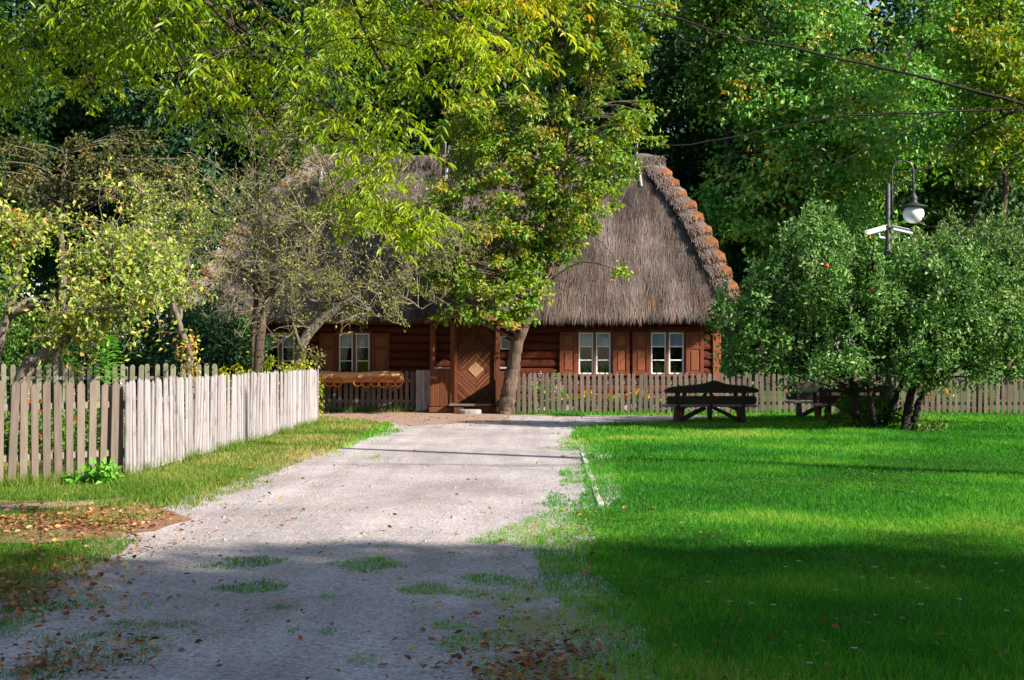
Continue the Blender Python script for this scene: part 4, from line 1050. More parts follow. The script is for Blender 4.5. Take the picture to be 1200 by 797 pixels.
for sx, px, rz in ((-1, 1024.5, .12), (1, 1058.5, -.10)):
    c = A((gx(px, LY), LY - .06, lz(270.5)))
    tl = math.radians(-17) * -sx * -1
    m_ = MB().box(c, (.52, .15, .12), .02, rot=rz, tilt=math.radians(-16) if sx < 0 else math.radians(14))
    cm = part('camera', m_, M['white_case'], lamp)
    m_ = MB().box(c + A((0, 0, .052)), (.56, .19, .014), .004, rot=rz, tilt=math.radians(-16) if sx < 0 else math.radians(14))
    part('sun_hood', m_, M['white_case'], cm)
    ee = c + A((sx * .255, -.0, -.075))
    part('lens', MB().tube(A([ee, ee + A((sx * .022, 0, -.006))]), [.045, .045], 10), M['black'], cm)
    part('bracket', MB().tube(A([(lx + sx * .05, LY, lz(279)), (lx + sx * .20, LY - .02, lz(278)), tuple(c + A((-sx * .10, 0, -.06)))]), .028, 8), M['white_case'], lamp)

# ------------------------------------------------------------------ trees
def smooth_path(pts, k=5):
    p = A(pts, dtype=float)
    if len(p) < 3: return np.linspace(p[0], p[-1], k + 1)
    q = np.concatenate([[2 * p[0] - p[1]], p, [2 * p[-1] - p[-2]]]); out = []
    for i in range(1, len(q) - 2):
        for t in np.arange(k) / k:
            out.append(.5 * ((2 * q[i]) + (-q[i - 1] + q[i + 1]) * t + (2 * q[i - 1] - 5 * q[i] + 4 * q[i + 1] - q[i + 2]) * t * t + (-q[i - 1] + 3 * q[i] - 3 * q[i + 1] + q[i + 2]) * t ** 3))
    out.append(p[-1])
    return A(out)
def limb(mb, pts, r0, r1, n=8, k=5, wob=.0, r=None, power=.9):
    q = smooth_path(pts, k)
    if wob and r is not None: q[1:-1] += r.normal(0, wob, q[1:-1].shape)
    t = np.linspace(0, 1, len(q)) ** power
    rad = r0 * (1 - t) + r1 * t
    mb.tube(q, rad, n)
    return q
def rand_dir(r, n):
    v = r.normal(size=(n, 3)); return v / np.linalg.norm(v, axis=1)[:, None]
def clumps_in(r, ells, n, shell=.55):
    """clump centres inside a set of ellipsoids ((centre), (radii)), denser to the outside"""
    vol = A([e[1][0] * e[1][1] * e[1][2] for e in ells]) ** .8; pick = r.choice(len(ells), n, p=vol / vol.sum())
    d = rand_dir(r, n); rad = shell + (1 - shell) * r.uniform(0, 1, n) ** .6
    c = A([ells[i][0] for i in pick], dtype=float); R = A([ells[i][1] for i in pick], dtype=float)
    lump = 1 + .16 * fbm(d * 2.3 + c * .3, 1.4, 2, 5)
    return c + d * R * (rad * lump)[:, None], d
def leaf_clumps(mb, r, cen, out, cr, per, size, width=.6, flat=.55, hvar=.18, hmean=.45, droop=.35, up=.55, cvar=.18, tmpl=None):
    n = len(cen)
    m = np.maximum(3, (per * r.uniform(.5, 1.5, n)).astype(int)); idx = np.repeat(np.arange(n), m); N = len(idx)
    rad = cr * r.uniform(.6, 1.35, n)
    off = rand_dir(r, N) * (r.uniform(0, 1, N) ** .5)[:, None] * rad[idx][:, None]
    off[:, 2] *= flat
    off[:, 2] -= .35 * (off[:, 0] ** 2 + off[:, 1] ** 2) / (rad[idx] + 1e-6)
    p = cen[idx] + off
    nr = rand_dir(r, N) * .75 + A((0, 0, up)) + out[idx] * .35
    d = rand_dir(r, N) + off / (rad[idx][:, None] + 1e-6) * .7 + A((0, 0, -droop))
    h = np.clip(hmean + r.normal(0, cvar, n)[idx] + r.normal(0, hvar, N), 0, 1)
    mb.leaves(p, d, nr, size * r.uniform(.65, 1.3, N), width, h, tmpl)
def attach(mb, r, cen, spine, srad, frac=1.0, tip=.012, n=5, base=.35):
    """limbs from the nearest lower spine point to each clump"""
    for c in cen[r.uniform(0, 1, len(cen)) < frac]:
        w = np.linalg.norm((spine - c) * A((1, 1, .75)), axis=1) + np.where(spine[:, 2] > c[2] - .15 * np.linalg.norm((spine - c)[:, :2], axis=1), 3.0, 0)
        i = int(np.argmin(w)); a = spine[i]; L = np.linalg.norm(c - a)
        mid = (a + c) / 2 + A((0, 0, .10 * L)) + r.normal(0, .05 * L, 3)
        limb(mb, [a, mid, c], min(srad[i] * base, .02 + .025 * L), tip, n, 3)
def tree(name, label, base, trunk, tr, ells, n_cl, cr, per, size, mat, bark, seed, group=None, frac=.5, extra=None, **kw):
    r = np.random.default_rng(seed)
    t = thing(name, (base[0], base[1], 0), label, 'tree', group)
    wood = MB(); spine, srad = [], []
    for (pts, r0, r1) in [(trunk, tr[0], tr[1])] + (extra or []):
        q = limb(wood, pts, r0, r1, 10, 6, .015, r); spine.append(q); srad.append(np.linspace(r0, r1, len(q)))
    spine = np.concatenate(spine); srad = np.concatenate(srad)
    cen, out = clumps_in(r, ells, n_cl, kw.pop('shell', .5))
    attach(wood, r, cen, spine[2:], srad[2:], frac)
    part('trunk', wood, bark, t, True)
    lf = MB(); leaf_clumps(lf, r, cen, out, cr, per, size, **kw)
    part('crown', lf, mat, t)
    return t
def E(px, py, Y, wpx, hpx, dep):      # ellipsoid from a photo place, size in photo pixels at that distance
    return (P(px, py, Y), (wpx * Y / F, dep, hpx * Y / F))

# big linden by the porch
LYd = 34.35
def Pl(px, py, dy=0): return P(px, py, LYd + dy)
tree('linden_tree', 'tall linden with pale leaning trunk standing in front of the porch', (gx(594, LYd + .8), LYd + .8),
     [(gx(593, LYd + .8), LYd + .8, -.1), Pl(594, 475, .8), Pl(597, 455, .75), Pl(601, 430, .65), Pl(607, 400, .5), Pl(618, 372, .3), Pl(630, 348)], (.25, .135),
     [E(655, 40, LYd, 95, 75, 1.9), E(715, 70, LYd, 60, 75, 1.4), E(610, 130, LYd, 75, 70, 1.6), E(725, 155, LYd, 52, 60, 1.2), E(670, 200, LYd, 80, 60, 1.6), E(590, 225, LYd, 80, 55, 1.6), E(565, 285, LYd, 75, 50, 1.5), E(615, 300, LYd, 55, 55, 1.3),
      E(565, 340, LYd - .5, 65, 30, 1.0), E(690, 262, LYd - .4, 30, 26, .8), E(718, 312, LYd - .6, 20, 9, .4), E(735, 205, LYd, 34, 30, .8), E(515, 250, LYd, 45, 50, 1.2), E(590, 368, LYd - .9, 55, 12, .6), E(530, 362, LYd - .6, 40, 14, .7), E(520, 310, LYd, 40, 45, 1.2), E(545, 200, LYd, 45, 55, 1.2), E(560, 160, LYd, 50, 50, 1.2), E(500, 290, LYd, 35, 45, 1.0), E(605, 340, LYd - .5, 38, 24, .8), E(655, 225, LYd, 45, 45, 1.2), E(620, 180, LYd, 50, 45, 1.2), E(700, -10, LYd, 100, 50, 1.6), E(690, 20, LYd, 95, 50, 1.6), E(655, 262, LYd - .2, 34, 42, 1.2), E(640, 285, LYd + .2, 40, 35, 1.2)],
     760, .33, 56, .135, M['lf_linden'], M['bark_pale'], 101, extra=[
        ([Pl(630, 347), Pl(643, 322), Pl(648, 285), Pl(647, 240, .1), Pl(650, 190), Pl(655, 130), Pl(658, 60), Pl(660, -30)], .115, .04),
        ([Pl(622, 358), Pl(632, 315, .2), Pl(640, 270, .3), Pl(641, 210, .3), Pl(646, 150, .3), Pl(648, 90, .3)], .085, .03),
        ([Pl(645, 250), Pl(660, 190, -.2), Pl(672, 140, -.3), Pl(690, 90, -.3), Pl(705, 30)], .06, .02),
        ([Pl(620, 362), Pl(600, 330, -.2), Pl(575, 305, -.3), Pl(545, 290, -.4), Pl(520, 262, -.4)], .055, .02),
        ([Pl(648, 285), Pl(668, 275, -.3), Pl(690, 272, -.5), Pl(720, 300, -.7)], .028, .012)],
     frac=.6, shell=.25, hmean=.56, cvar=.2)

def twigs(mb, r, spine, n, length, rad, levels=2, spread=1.0, up=.25, curl=.25, ns=3, kids=4):
    """fine twigs sprouting along spine points; returns their sample points and directions"""
    tips, dirs = [], []
    todo = [(spine[i], rand_dir(r, 1)[0] * A((1, 1, .8)) * spread + A((0, 0, up)), length * r.uniform(.6, 1.3), rad, levels) for i in r.integers(0, len(spine), n)]
    while todo:
        p, d, L, rd, lv = todo.pop()
        d = d / (np.linalg.norm(d) + 1e-9); k = 4
        pts = [p]; dd = d.copy()
        for _ in range(k):
            dd = dd + r.normal(0, curl, 3) + A((0, 0, .05)); dd /= np.linalg.norm(dd)
            pts.append(pts[-1] + dd * L / k)
        pts = A(pts); mb.tube(pts, np.linspace(rd, rd * .4, k + 1), ns, cap=False, mi=1)
        tips.append(pts[1:]); dirs.append(np.gradient(pts, axis=0)[1:])
        if lv > 1:
            for _ in range(r.poisson(kids) + 1):
                i = r.integers(1, k + 1)
                todo.append((pts[i], dd * .5 + rand_dir(r, 1)[0] * 1.0 + A((0, 0, .12)), L * r.uniform(.35, .7), rd * .6, lv - 1))
    return np.concatenate(tips), np.concatenate(dirs)
def twig_leaves(mb, r, tips, n, size, hmean, width=.55, hvar=.2, jit=.05, up=.5):
    i = r.integers(0, len(tips), n)
    p = tips[i] + r.normal(0, jit, (n, 3))
    h = np.clip(hmean + .25 * fbm(p, .9, 2, 7) + r.normal(0, hvar, n), 0, 1)
    mb.leaves(p, rand_dir(r, n) + A((0, 0, -.3)), rand_dir(r, n) + A((0, 0, up)), size * r.uniform(.6, 1.3, n), width, h)

# --- old twiggy pear leaning over the fence corner
r = np.random.default_rng(202)
t = thing('old_pear_tree', (gx(300, 31), 31, 0), 'old twiggy pear with dark forked trunk and nearly bare grey limbs', 'tree')
Yp = 31.0
def Pq(px, py, dy=0): return P(px, py, Yp + dy)
wood = MB(); sp = []
for pts, r0, r1 in [([(gx(301, Yp), Yp, -.1), Pq(302, 440), Pq(305, 395), Pq(313, 358), Pq(328, 332), Pq(345, 318), Pq(360, 306), Pq(362, 285), Pq(370, 262), Pq(388, 245)], .145, .045),
                    ([Pq(313, 360), Pq(305, 335), Pq(292, 318, -.2), Pq(272, 311, -.3), Pq(262, 300, -.4)], .08, .03),
                    ([Pq(340, 322), Pq(338, 300, .2), Pq(332, 270, .3), Pq(318, 250, .4), Pq(295, 236, .4), Pq(275, 238, .4)], .07, .025),
                    ([Pq(346, 318), Pq(352, 290, -.2), Pq(368, 270, -.3), Pq(392, 245, -.4), Pq(388, 215, -.4), Pq(380, 190, -.3)], .06, .02),
                    ([(gx(296, Yp + .6), Yp + .6, 0), Pq(297, 400, .6), Pq(300, 340, .6), Pq(299, 290, .7), Pq(301, 240, .8), Pq(303, 190, .9), Pq(315, 150, .9)], .085, .025),
                    ([Pq(300, 250, .8), Pq(312, 215, .7), Pq(322, 180, .6), Pq(335, 155, .5)], .05, .02)]:
    sp.append(limb(wood, pts, r0, r1, 9, 5, .012, r))
tw, td = twigs(wood, r, np.concatenate([s[len(s) // 3:] for s in sp]), 120, 1.35, .015, 3, 1.0, .25, .24, 3, 3)
part('trunk', wood, [M['bark'], M['twig']], t, True)
lf = MB(); twig_leaves(lf, r, tw, 7000, .085, .42)
part('crown', lf, M['lf_olive'], t)

r = np.random.default_rng(203)
t = thing('leaning_apple_tree', (gx(352, 31.8), 31.8, 0), 'pale lichened tree limb leaning right over the cottage windows', 'tree')
Yp = 31.8
wood = MB(); sp = []
for pts, r0, r1 in [([(gx(345, Yp), Yp, -.1), Pq(349, 430), Pq(355, 403), Pq(372, 378), Pq(400, 358), Pq(430, 342), Pq(458, 330), Pq(478, 316), Pq(488, 296), Pq(497, 275), Pq(510, 262)], .165, .045),
                    ([Pq(352, 420), Pq(348, 395, -.3), Pq(341, 370, -.4), Pq(340, 335, -.4)], .05, .02),
                    ([Pq(365, 385, .2), Pq(335, 362, .3), Pq(355, 352, .4), Pq(380, 352, .5), Pq(405, 336, .5)], .06, .03),
                    ([Pq(430, 342), Pq(445, 345, -.3), Pq(470, 348, -.5), Pq(495, 362, -.6)], .05, .015),
                    ([Pq(400, 358), Pq(420, 360, -.4), Pq(445, 372, -.6), Pq(470, 380, -.6)], .04, .012),
                    ([Pq(478, 316), Pq(462, 290, -.3), Pq(440, 262, -.5), Pq(430, 230, -.5), Pq(408, 205, -.4)], .07, .02),
                    ([Pq(488, 296), Pq(515, 285, .2), Pq(540, 280, .2)], .04, .012)]:
    sp.append(limb(wood, pts, r0, r1, 9, 5, .012, r))
tw, td = twigs(wood, r, np.concatenate([s[len(s) // 3:] for s in sp]), 85, 1.0, .014, 3, 1.0, .12, .26, 3, 3)
part('trunk', wood, [M['bark_grey'], M['twig']], t, True)
lf = MB(); twig_leaves(lf, r, tw, 4400, .09, .42)
part('crown', lf, M['lf_olive'], t)

# --- yellowing fruit tree at the left, leaning trunk behind the near fence
r = np.random.default_rng(204)
Yp = 22.5
t = thing('yellowing_fruit_tree', (gx(20, Yp), Yp, 0), 'fruit tree with yellowing leaves and leaning trunk behind the left fence', 'tree')
wood = MB(); sp = []
for pts, r0, r1 in [([(gx(15, Yp), Yp, -.1), Pq(28, 438), Pq(48, 418), Pq(70, 402), Pq(84, 390), Pq(97, 382), Pq(112, 376), Pq(150, 370)], .155, .025),
                    ([Pq(78, 396), Pq(84, 378, .2), Pq(92, 360, .3), Pq(100, 330, .3), Pq(120, 300, .3), Pq(150, 280, .3)], .09, .02),
                    ([(gx(-12, Yp), Yp + .2, 0), Pq(-6, 420, .2), Pq(2, 396, .2), Pq(8, 372, .2), Pq(16, 345, .2), Pq(22, 310, .2), Pq(30, 280, .1), Pq(60, 250)], .12, .02),
                    ([Pq(12, 372, .2), Pq(35, 360, 0), Pq(58, 356, -.2), Pq(85, 362, -.3), Pq(120, 362, -.4), Pq(155, 355, -.5), Pq(185, 345, -.5)], .055, .015),
                    ([Pq(12, 366, .1), Pq(30, 352, .4), Pq(60, 345, .6), Pq(100, 325, .6), Pq(150, 322, .6), Pq(205, 305, .6)], .05, .012),
                    ([Pq(92, 360, .3), Pq(130, 350, .0), Pq(170, 335, -.2), Pq(210, 318, -.3)], .045, .012),
                    ([Pq(30, 280, .1), Pq(10, 262, -.3), Pq(-20, 250, -.4)], .04, .012)]:
    sp.append(limb(wood, pts, r0, r1, 9, 5, .01, r))
tw, td = twigs(wood, r, np.concatenate([s[len(s) // 2:] for s in sp]), 120, .62, .009, 2, 1.0, .25, .2, 3, 4)
part('trunk', wood, [M['bark_grey'], M['twig']], t, True)
lf = MB(); twig_leaves(lf, r, tw, 5000, .11, .64, jit=.10)
part('crown', lf, M['lf_pear'], t)
# thin trunk with climber, further along
r = np.random.default_rng(205)
Yp = 29.5
t = thing('slender_fruit_tree', (gx(222, Yp), Yp, 0), 'thin fruit tree with climbing yellow leaves beside the long fence', 'tree')
wood = MB(); sp = []
for pts, r0, r1 in [([(gx(224, Yp), Yp, -.1), Pq(222, 430), Pq(222, 410), Pq(214, 390), Pq(207, 370), Pq(196, 335), Pq(180, 300), Pq(175, 250), Pq(160, 215)], .11, .02),
                    ([Pq(210, 378), Pq(215, 345, .3), Pq(222, 310, .4), Pq(215, 280, .4), Pq(225, 240, .4)], .05, .015), ([Pq(196, 335), Pq(170, 320, -.3), Pq(140, 300, -.4), Pq(120, 260, -.4)], .04, .012)]:
    sp.append(limb(wood, pts, r0, r1, 8, 5, .01, r))
tw, td = twigs(wood, r, np.concatenate([s[len(s) // 2:] for s in sp]), 110, .8, .010, 3, 1.0, .25, .2, 3, 2)
part('trunk', wood, [M['bark_grey'], M['twig']], t, True)
lf = MB(); twig_leaves(lf, r, tw, 5000, .085, .4)
twig_leaves(lf, r, smooth_path([Pq(224, 445), Pq(222, 415), Pq(216, 395)], 12), 260, .10, .85, jit=.13)
part('crown', lf, M['lf_pear'], t)
# olive-brown small-leaved tree behind the left garden
def olive(label, px, Y, ells, seed, ncl=170, mat='lf_umber', size=.12):
    tree('small_leaved_tree', label, (gx(px, Y), Y), [(gx(px, Y), Y, -.1), P(px - 3, 400, Y), P(px + 4, 330, Y), P(px, 250, Y), P(px + 6, 180, Y)], (.17, .04), ells, ncl, .36, 44, size, M[mat], M['bark_grey'], seed, frac=.3, shell=.2, hmean=.42, cvar=.25)
olive('olive-brown small-leaved tree at the back of the left garden', 70, 35, [E(60, 225, 35, 90, 62, 1.8), E(150, 195, 35, 75, 50, 1.6), E(10, 190, 35, 50, 45, 1.4), E(215, 230, 35.5, 55, 60, 1.4)], 301, 190)

# --- apple trees on the lawn
def shoots(mb, r, cen, n, L, size, hmean, wood):
    """upright leafy shoots that give the crown its spiky top"""
    i = r.integers(0, len(cen), n); k = 9
    d = rand_dir(r, n) * .38 + A((0, 0, 1.0)); d /= np.linalg.norm(d, axis=1)[:, None]
    LL = L * r.uniform(.5, 1.3, n)
    for q in range(n):
        wood.tube(A([cen[i[q]] - d[q] * .15, cen[i[q]] + d[q] * LL[q]]), [.008, .003], 3, cap=False)
    tt = r.uniform(.0, 1, (n, k * 2))
    p = cen[i][:, None] + d[:, None] * (tt * LL[:, None])[..., None] + r.normal(0, .02, (n, k * 2, 3))
    p = p.reshape(-1, 3); N = len(p)
    dd = np.repeat(d, k * 2, 0) * .8 + rand_dir(r, N) * .9
    h = np.clip(hmean + r.normal(0, .15, N) + np.repeat(r.normal(0, .12, n), k * 2), 0, 1)
    mb.leaves(p, dd, rand_dir(r, N) + A((0, 0, .6)), size * r.uniform(.7, 1.25, N), .5, h)
def apple_tree(label, base, stems, ells, ncl, seed, mat='lf_apple', nsh=420, size=.095, fruit=()):
    r = np.random.default_rng(seed)
    t = thing('apple_tree', (*base, 0), label, 'tree', 'apple trees on the lawn')
    wood = MB(); sp, sr = [], []
    for pts, r0, r1 in stems:
        q = limb(wood, pts, r0, r1, 9, 5, .02, r); sp.append(q); sr.append(np.linspace(r0, r1, len(q)))
    cen, out = clumps_in(r, ells, ncl, .45)
    cen = cen[cen[:, 2] > .55]; out = out[:len(cen)]
    attach(wood, r, cen, np.concatenate(sp)[2:], np.concatenate(sr)[2:], .7, .008)
    lf = MB()
    leaf_clumps(lf, r, cen, out, .30, 48, size * 1.15, .52, .75, hmean=.40, up=.5, droop=0, cvar=.24)
    shoots(lf, r, cen, int(nsh * 1.3), .50, size * 1.1, .62, wood)
    part('trunk', wood, M['bark_black'], t, True)
    part('crown', lf, M[mat], t)
    for (px, py, Y) in fruit:
        c = P(px, py, Y)
        part('apple', MB().lathe([(0, .035), (.02, .05), (.045, .03), (.05, 0), (.042, -.03), (.02, -.045), (0, -.04)], c, 10), M['apple'], t, True)
Ya = 27.3
def Pa(px, py, dy=0): return P(px, py, Ya + dy)
apple_tree('broad dense apple tree with several dark stems on the lawn', G(1050, 505), [
    ([(*G(1062, 506), -.1), Pa(1062, 490), Pa(1066, 465), Pa(1075, 440), Pa(1085, 400), Pa(1090, 350), Pa(1085, 300)], .12, .035),
    ([(*G(1070, 505), -.1), Pa(1073, 485), Pa(1082, 462, .2), Pa(1100, 430, .3), Pa(1130, 400, .4), Pa(1150, 360, .4)], .09, .03),
    ([(*G(1035, 502), -.1), Pa(1040, 485, .2), Pa(1048, 468, .2), Pa(1058, 445, .2), Pa(1050, 400, .2), Pa(1030, 340, .2), Pa(1020, 290)], .08, .03),
    ([(*G(1005, 501), -.1), Pa(1003, 480), Pa(1000, 455, -.1), Pa(985, 430, -.2), Pa(960, 400, -.2), Pa(930, 360, -.2), Pa(920, 310)], .10, .03),
    ([(*G(1020, 503), -.1), Pa(1022, 480, -.3), Pa(1018, 450, -.4), Pa(1012, 415, -.4), Pa(1000, 370, -.4)], .09, .03)],
    [E(940, 330, Ya, 62, 70, 1.3), E(905, 370, Ya, 62, 52, 1.3), E(1000, 335, Ya, 62, 46, 1.6), E(1060, 345, Ya, 70, 42, 1.7), E(1130, 345, Ya, 70, 55, 1.6), E(980, 400, Ya, 80, 42, 1.7), E(1080, 400, Ya, 90, 42, 1.7), E(890, 415, Ya, 46, 28, 1.0), E(940, 425, Ya - .6, 60, 24, .9), E(1010, 430, Ya - .8, 70, 20, .8), E(1100, 432, Ya - .7, 70, 20, .8), E(1165, 425, Ya - .5, 50, 24, .9), E(950, 290, Ya, 40, 40, 1.0), E(1165, 390, Ya, 60, 40, 1.4), E(1105, 320, Ya, 60, 40, 1.3), E(865, 385, Ya, 32, 40, .9)],
    640, 401, fruit=[(969, 312, 26.1), (1023, 340, 26.0), (1110, 418, 26.2)])
apple_tree('silvery apple tree behind and right of the broad one at the frame edge', (12.6, 29.0), [
    ([(12.6, 29, -.1), (12.7, 29, .8), (12.5, 29, 1.8), (12.3, 29, 3.2)], .16, .04), ([(12.6, 29, .6), (13.2, 29.1, 1.5), (13.8, 29.2, 2.6)], .10, .03)],
    [E(1170, 310, 29, 75, 55, 1.7), E(1215, 360, 29, 80, 70, 1.8), E(1130, 300, 29, 40, 40, 1.1), E(1190, 420, 29, 60, 25, 1.2), E(1105, 330, 28.4, 45, 40, 1.0), E(1080, 300, 28.6, 30, 22, .8)], 330, 402, 'lf_silver', 260)
# low sucker shrub at the foot of the apple stems
def shrub(name, label, cat, c, rad, ncl, per, size, mat, seed, hmean=.45, stems=14, cr=.18, width=.55, group=None, flower=None):
    r = np.random.default_rng(seed)
    t = thing(name, (c[0], c[1], 0), label, cat, group)
    cen, out = clumps_in(r, [((c[0], c[1], rad[2] * .9), rad)], ncl, .2)
    cen[:, 2] = np.maximum(cen[:, 2], .05)
    wd = MB()
    for q in range(stems):
        e = cen[r.integers(len(cen))]
        wd.tube(smooth_path([(c[0] + r.normal(0, rad[0] * .25), c[1] + r.normal(0, rad[1] * .25), 0), (e + A((c[0], c[1], 0))) / 2 * A((1, 1, 1.2)), e], 3), np.linspace(.014, .005, 7), 4)
    part('stem', wd, M['twig'], t)
    lf = MB(); leaf_clumps(lf, r, cen, out, cr, per, size, width, .8, hmean=hmean, up=.5)
    part('foliage', lf, M[mat], t)
    if flower:
        fm, nfl, fs = flower; fb = MB(); top = cen[np.argsort(-cen[:, 2] + cen[:, 1] * .5)][:max(6, len(cen) // 2)]
        i = r.integers(0, len(top), nfl); ctr = top[i] + r.normal(0, cr * .7, (nfl, 3)) + A((0, -cr * .5, cr * .5))
        for c_ in ctr:
            n_ = 9; fb.leaves(c_ + r.normal(0, fs * .5, (n_, 3)), rand_dir(r, n_), rand_dir(r, n_) + A((0, -.5, .5)), fs, .8, r.uniform(0, 1, n_))
        part('blossom', fb, M[fm], t)
    return t
x, y = G(1015, 503); shrub('sucker_shrub', 'low leafy suckers around the foot of the apple stems', 'shrub', (x, y - .1), (.85, .5, .42), 120, 38, .085, 'lf_mid', 501)
x, y = G(1078, 506); shrub('sucker_shrub', 'small leafy tuft at the right-hand apple stem base', 'shrub', (x + .15, y - .1), (.35, .3, .12), 26, 26, .07, 'lf_mid', 502)

# garden plants behind the front fence
for k, (px, hh, mt, fl_, lab) in enumerate([(632, .95, 'lf_bright', ('pink_fl', 16, .05), 'pink flowering phlox behind the fence beside the linden trunk'), (650, 1.05, 'lf_bright', ('pink_fl', 18, .05), 'taller pink phlox left of the first shutter'), (683, .55, 'lf_mid', ('yellow_fl', 22, .05), 'low yellow flowers below the first front window'),
                                             (716, .5, 'lf_yellow', ('red_fl', 10, .04), 'low plants with red blooms between the shutters'), (750, .6, 'lf_mid', ('yellow_fl', 20, .05), 'yellow flowers behind the fence near the second window'), (785, .5, 'lf_bright', ('pink_fl', 8, .04), 'low green bed plants under the second window'), (820, .85, 'lf_yellow', None, 'yellow-green bush by the right corner of the cottage'),
                                             (1100, .7, 'lf_mid', ('yellow_fl', 24, .06), 'orange-yellow flowers behind the fence right of apple tree'), (1150, .75, 'lf_mid', None, 'green bed plants behind the fence near the right edge'), (960, .8, 'lf_mid', None, 'green bush behind the fence, back of the picnic tables'), (880, .8, 'lf_dark', None, 'dark bush at the end of the cottage behind the fence')]):
    Y = 35.95
    shrub('flower_bed_plant', lab, 'plant', (gx(px, Y), Y), (.42, .3, hh * .55), 34, 26, .085, mt, 520 + k, flower=fl_, cr=.16, group='plants behind the front fence')
# plants in the left garden
Y = 30.9
for k, (px, hh, sx, lab) in enumerate([(265, .72, .55, 'yellow-green shrub over the pale fence, leftmost of the low hedge'), (300, .86, .6, 'yellow-green shrub at the foot of the dark pear trunk'), (335, .84, .6, 'bright yellow shrub at the far end of the pale fence'), (357, .76, .35, 'yellow shrub touching the fence corner')]):
    shrub('yellow_shrub', lab, 'shrub', (gx(px, Y), Y + .2 * (k % 2)), (sx, .4, hh), 60, 34, .085, 'lf_yellow', 540 + k, group='yellow shrubs behind the pale fence', hmean=.55)
for k, (px, Y, lab, mt, fl_) in enumerate([(20, 20.5, 'weedy bed behind the near fence at the left edge', 'lf_mid', ('yellow_fl', 14, .05)), (60, 20.0, 'weedy bed with red blooms behind the near fence', 'lf_mid', ('red_fl', 8, .05)), (105, 21.0, 'tall weeds near the fence corner', 'lf_mid', ('pink_fl', 8, .04)), (160, 26.0, 'pale flowering weeds behind the pale fence', 'lf_olive', ('white_fl', 6, .04))]):
    shrub('garden_weeds', lab, 'plant', (gx(px, Y), Y), (.7, .5, .5), 40, 30, .08, mt, 560 + k, flower=fl_, group='plants in the left garden')
# bright upright shoot
t = thing('sumac_shoot', (gx(126, 24), 24, 0), 'bright green feathery upright shoot rising above the left fence', 'plant')
x = gx(126, 24); m_ = MB().tube(A([(x, 24, 0), (x + .02, 24, 1.0), (x, 24, 2.0)]), [.02, .015, .005], 5)
part('stem', m_, M['lf_bright'], t)
lf = MB(); rr = np.random.default_rng(9)
for k in range(34):
    z = 1.05 + k * .028; a = k * 2.4; L = .30 * (1 - (k / 34) ** 2 * .6)
    d = A((math.cos(a), math.sin(a), .55)); n_ = 12; s = np.linspace(.1, 1, n_)[:, None]
    c = A((x, 24, z)) + d * s * L + A((0, 0, -.12)) * s ** 2
    lf.leaves(c, np.cross(d, A((0, 0, 1.)))[None] * np.where(np.arange(n_) % 2, 1, -1)[:, None] + d * .6, rand_dir(rr, n_) * .4 + A((0, 0, 1)), .11, .3, rr.uniform(0, 1, n_))
part('foliage', lf, M['lf_bright'], t)
# nettle-like plant at the fence corner and leafy bits on the pale fence
shrub('corner_weed', 'leafy green weed at the foot of the fence corner', 'plant', (gx(112, 15.7), 15.75), (.30, .12, .14), 22, 16, .10, 'lf_bright', 580, cr=.10, stems=8)

# dark shrubs under the trees, left background
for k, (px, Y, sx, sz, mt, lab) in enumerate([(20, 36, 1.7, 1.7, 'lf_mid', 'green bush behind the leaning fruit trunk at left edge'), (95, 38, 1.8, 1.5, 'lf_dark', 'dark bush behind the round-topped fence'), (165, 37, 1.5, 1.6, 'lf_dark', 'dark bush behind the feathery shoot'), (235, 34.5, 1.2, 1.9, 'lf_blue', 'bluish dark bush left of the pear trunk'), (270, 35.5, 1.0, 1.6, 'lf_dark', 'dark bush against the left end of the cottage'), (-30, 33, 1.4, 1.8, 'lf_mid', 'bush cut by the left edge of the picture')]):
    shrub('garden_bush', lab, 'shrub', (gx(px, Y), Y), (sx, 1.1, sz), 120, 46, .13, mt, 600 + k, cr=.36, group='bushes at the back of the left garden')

# ------------------------------------------------------------------ wood behind the cottage
def forest(label, px, Y, top, w, mat, seed, ncl=330, size=.26, per=62, bottom=330, cr=.95, name='forest_tree', bark='bark', hmean=.45, group='trees behind the cottage', lean=0, trunk_r=.28, shell=.45):
    x = gx(px, Y); zt = gz(top, Y); zb = max(1.0, gz(bottom, Y)); hw = w * Y / F
    r = np.random.default_rng(seed); ells = []
    n = 6
    for q in range(n):
        f = (q + .5) / n; z = zb + (zt - zb) * f
        rad = hw * (.62 + .45 * math.sin(math.pi * min(1, f * .9 + .08))) * (1 if f < .75 else 1.35 - f * .65)
        ells.append(((x + r.normal(0, hw * .16) + lean * f, Y + r.normal(0, hw * .1), z), (rad * .8, rad * .75, (zt - zb) / n * .95)))
        if q < 5:
            a = r.uniform(0, 6.28); ells.append(((x + math.cos(a) * rad * .5 + lean * f, Y + math.sin(a) * rad * .4, z), (rad * .5, rad * .5, (zt - zb) / n * .7)))
    tree(name, label, (x, Y), [(x, Y, -.2), (x + .2, Y, zt * .15), (x - .15, Y, zt * .3), (x + .15 + lean * .5, Y, zt * .5), (x - .2 + lean * .7, Y, zt * .7), (x + lean, Y, zt * .9)], (trunk_r, .06), ells, ncl, cr, per, size, M[mat], M[bark], seed, group=group, frac=.35, shell=shell, hmean=hmean)
forest('broad light-green maple lit by the sun behind the lamp', 965, 52, -40, 135, 'lf_maple', 701, 520, .24, 72, 330, .85, hmean=.55)
forest('light-green tree beside the lit maple, right of the lamp', 1085, 58, -60, 95, 'lf_maple', 702, 330, .26, 66, 330, hmean=.45)
forest('yellow-green tree with a visible trunk at the upper right corner', 1175, 47, -60, 75, 'lf_linden', 703, 230, .22, 56, 200, .8, bark='bark', trunk_r=.17, hmean=.55)
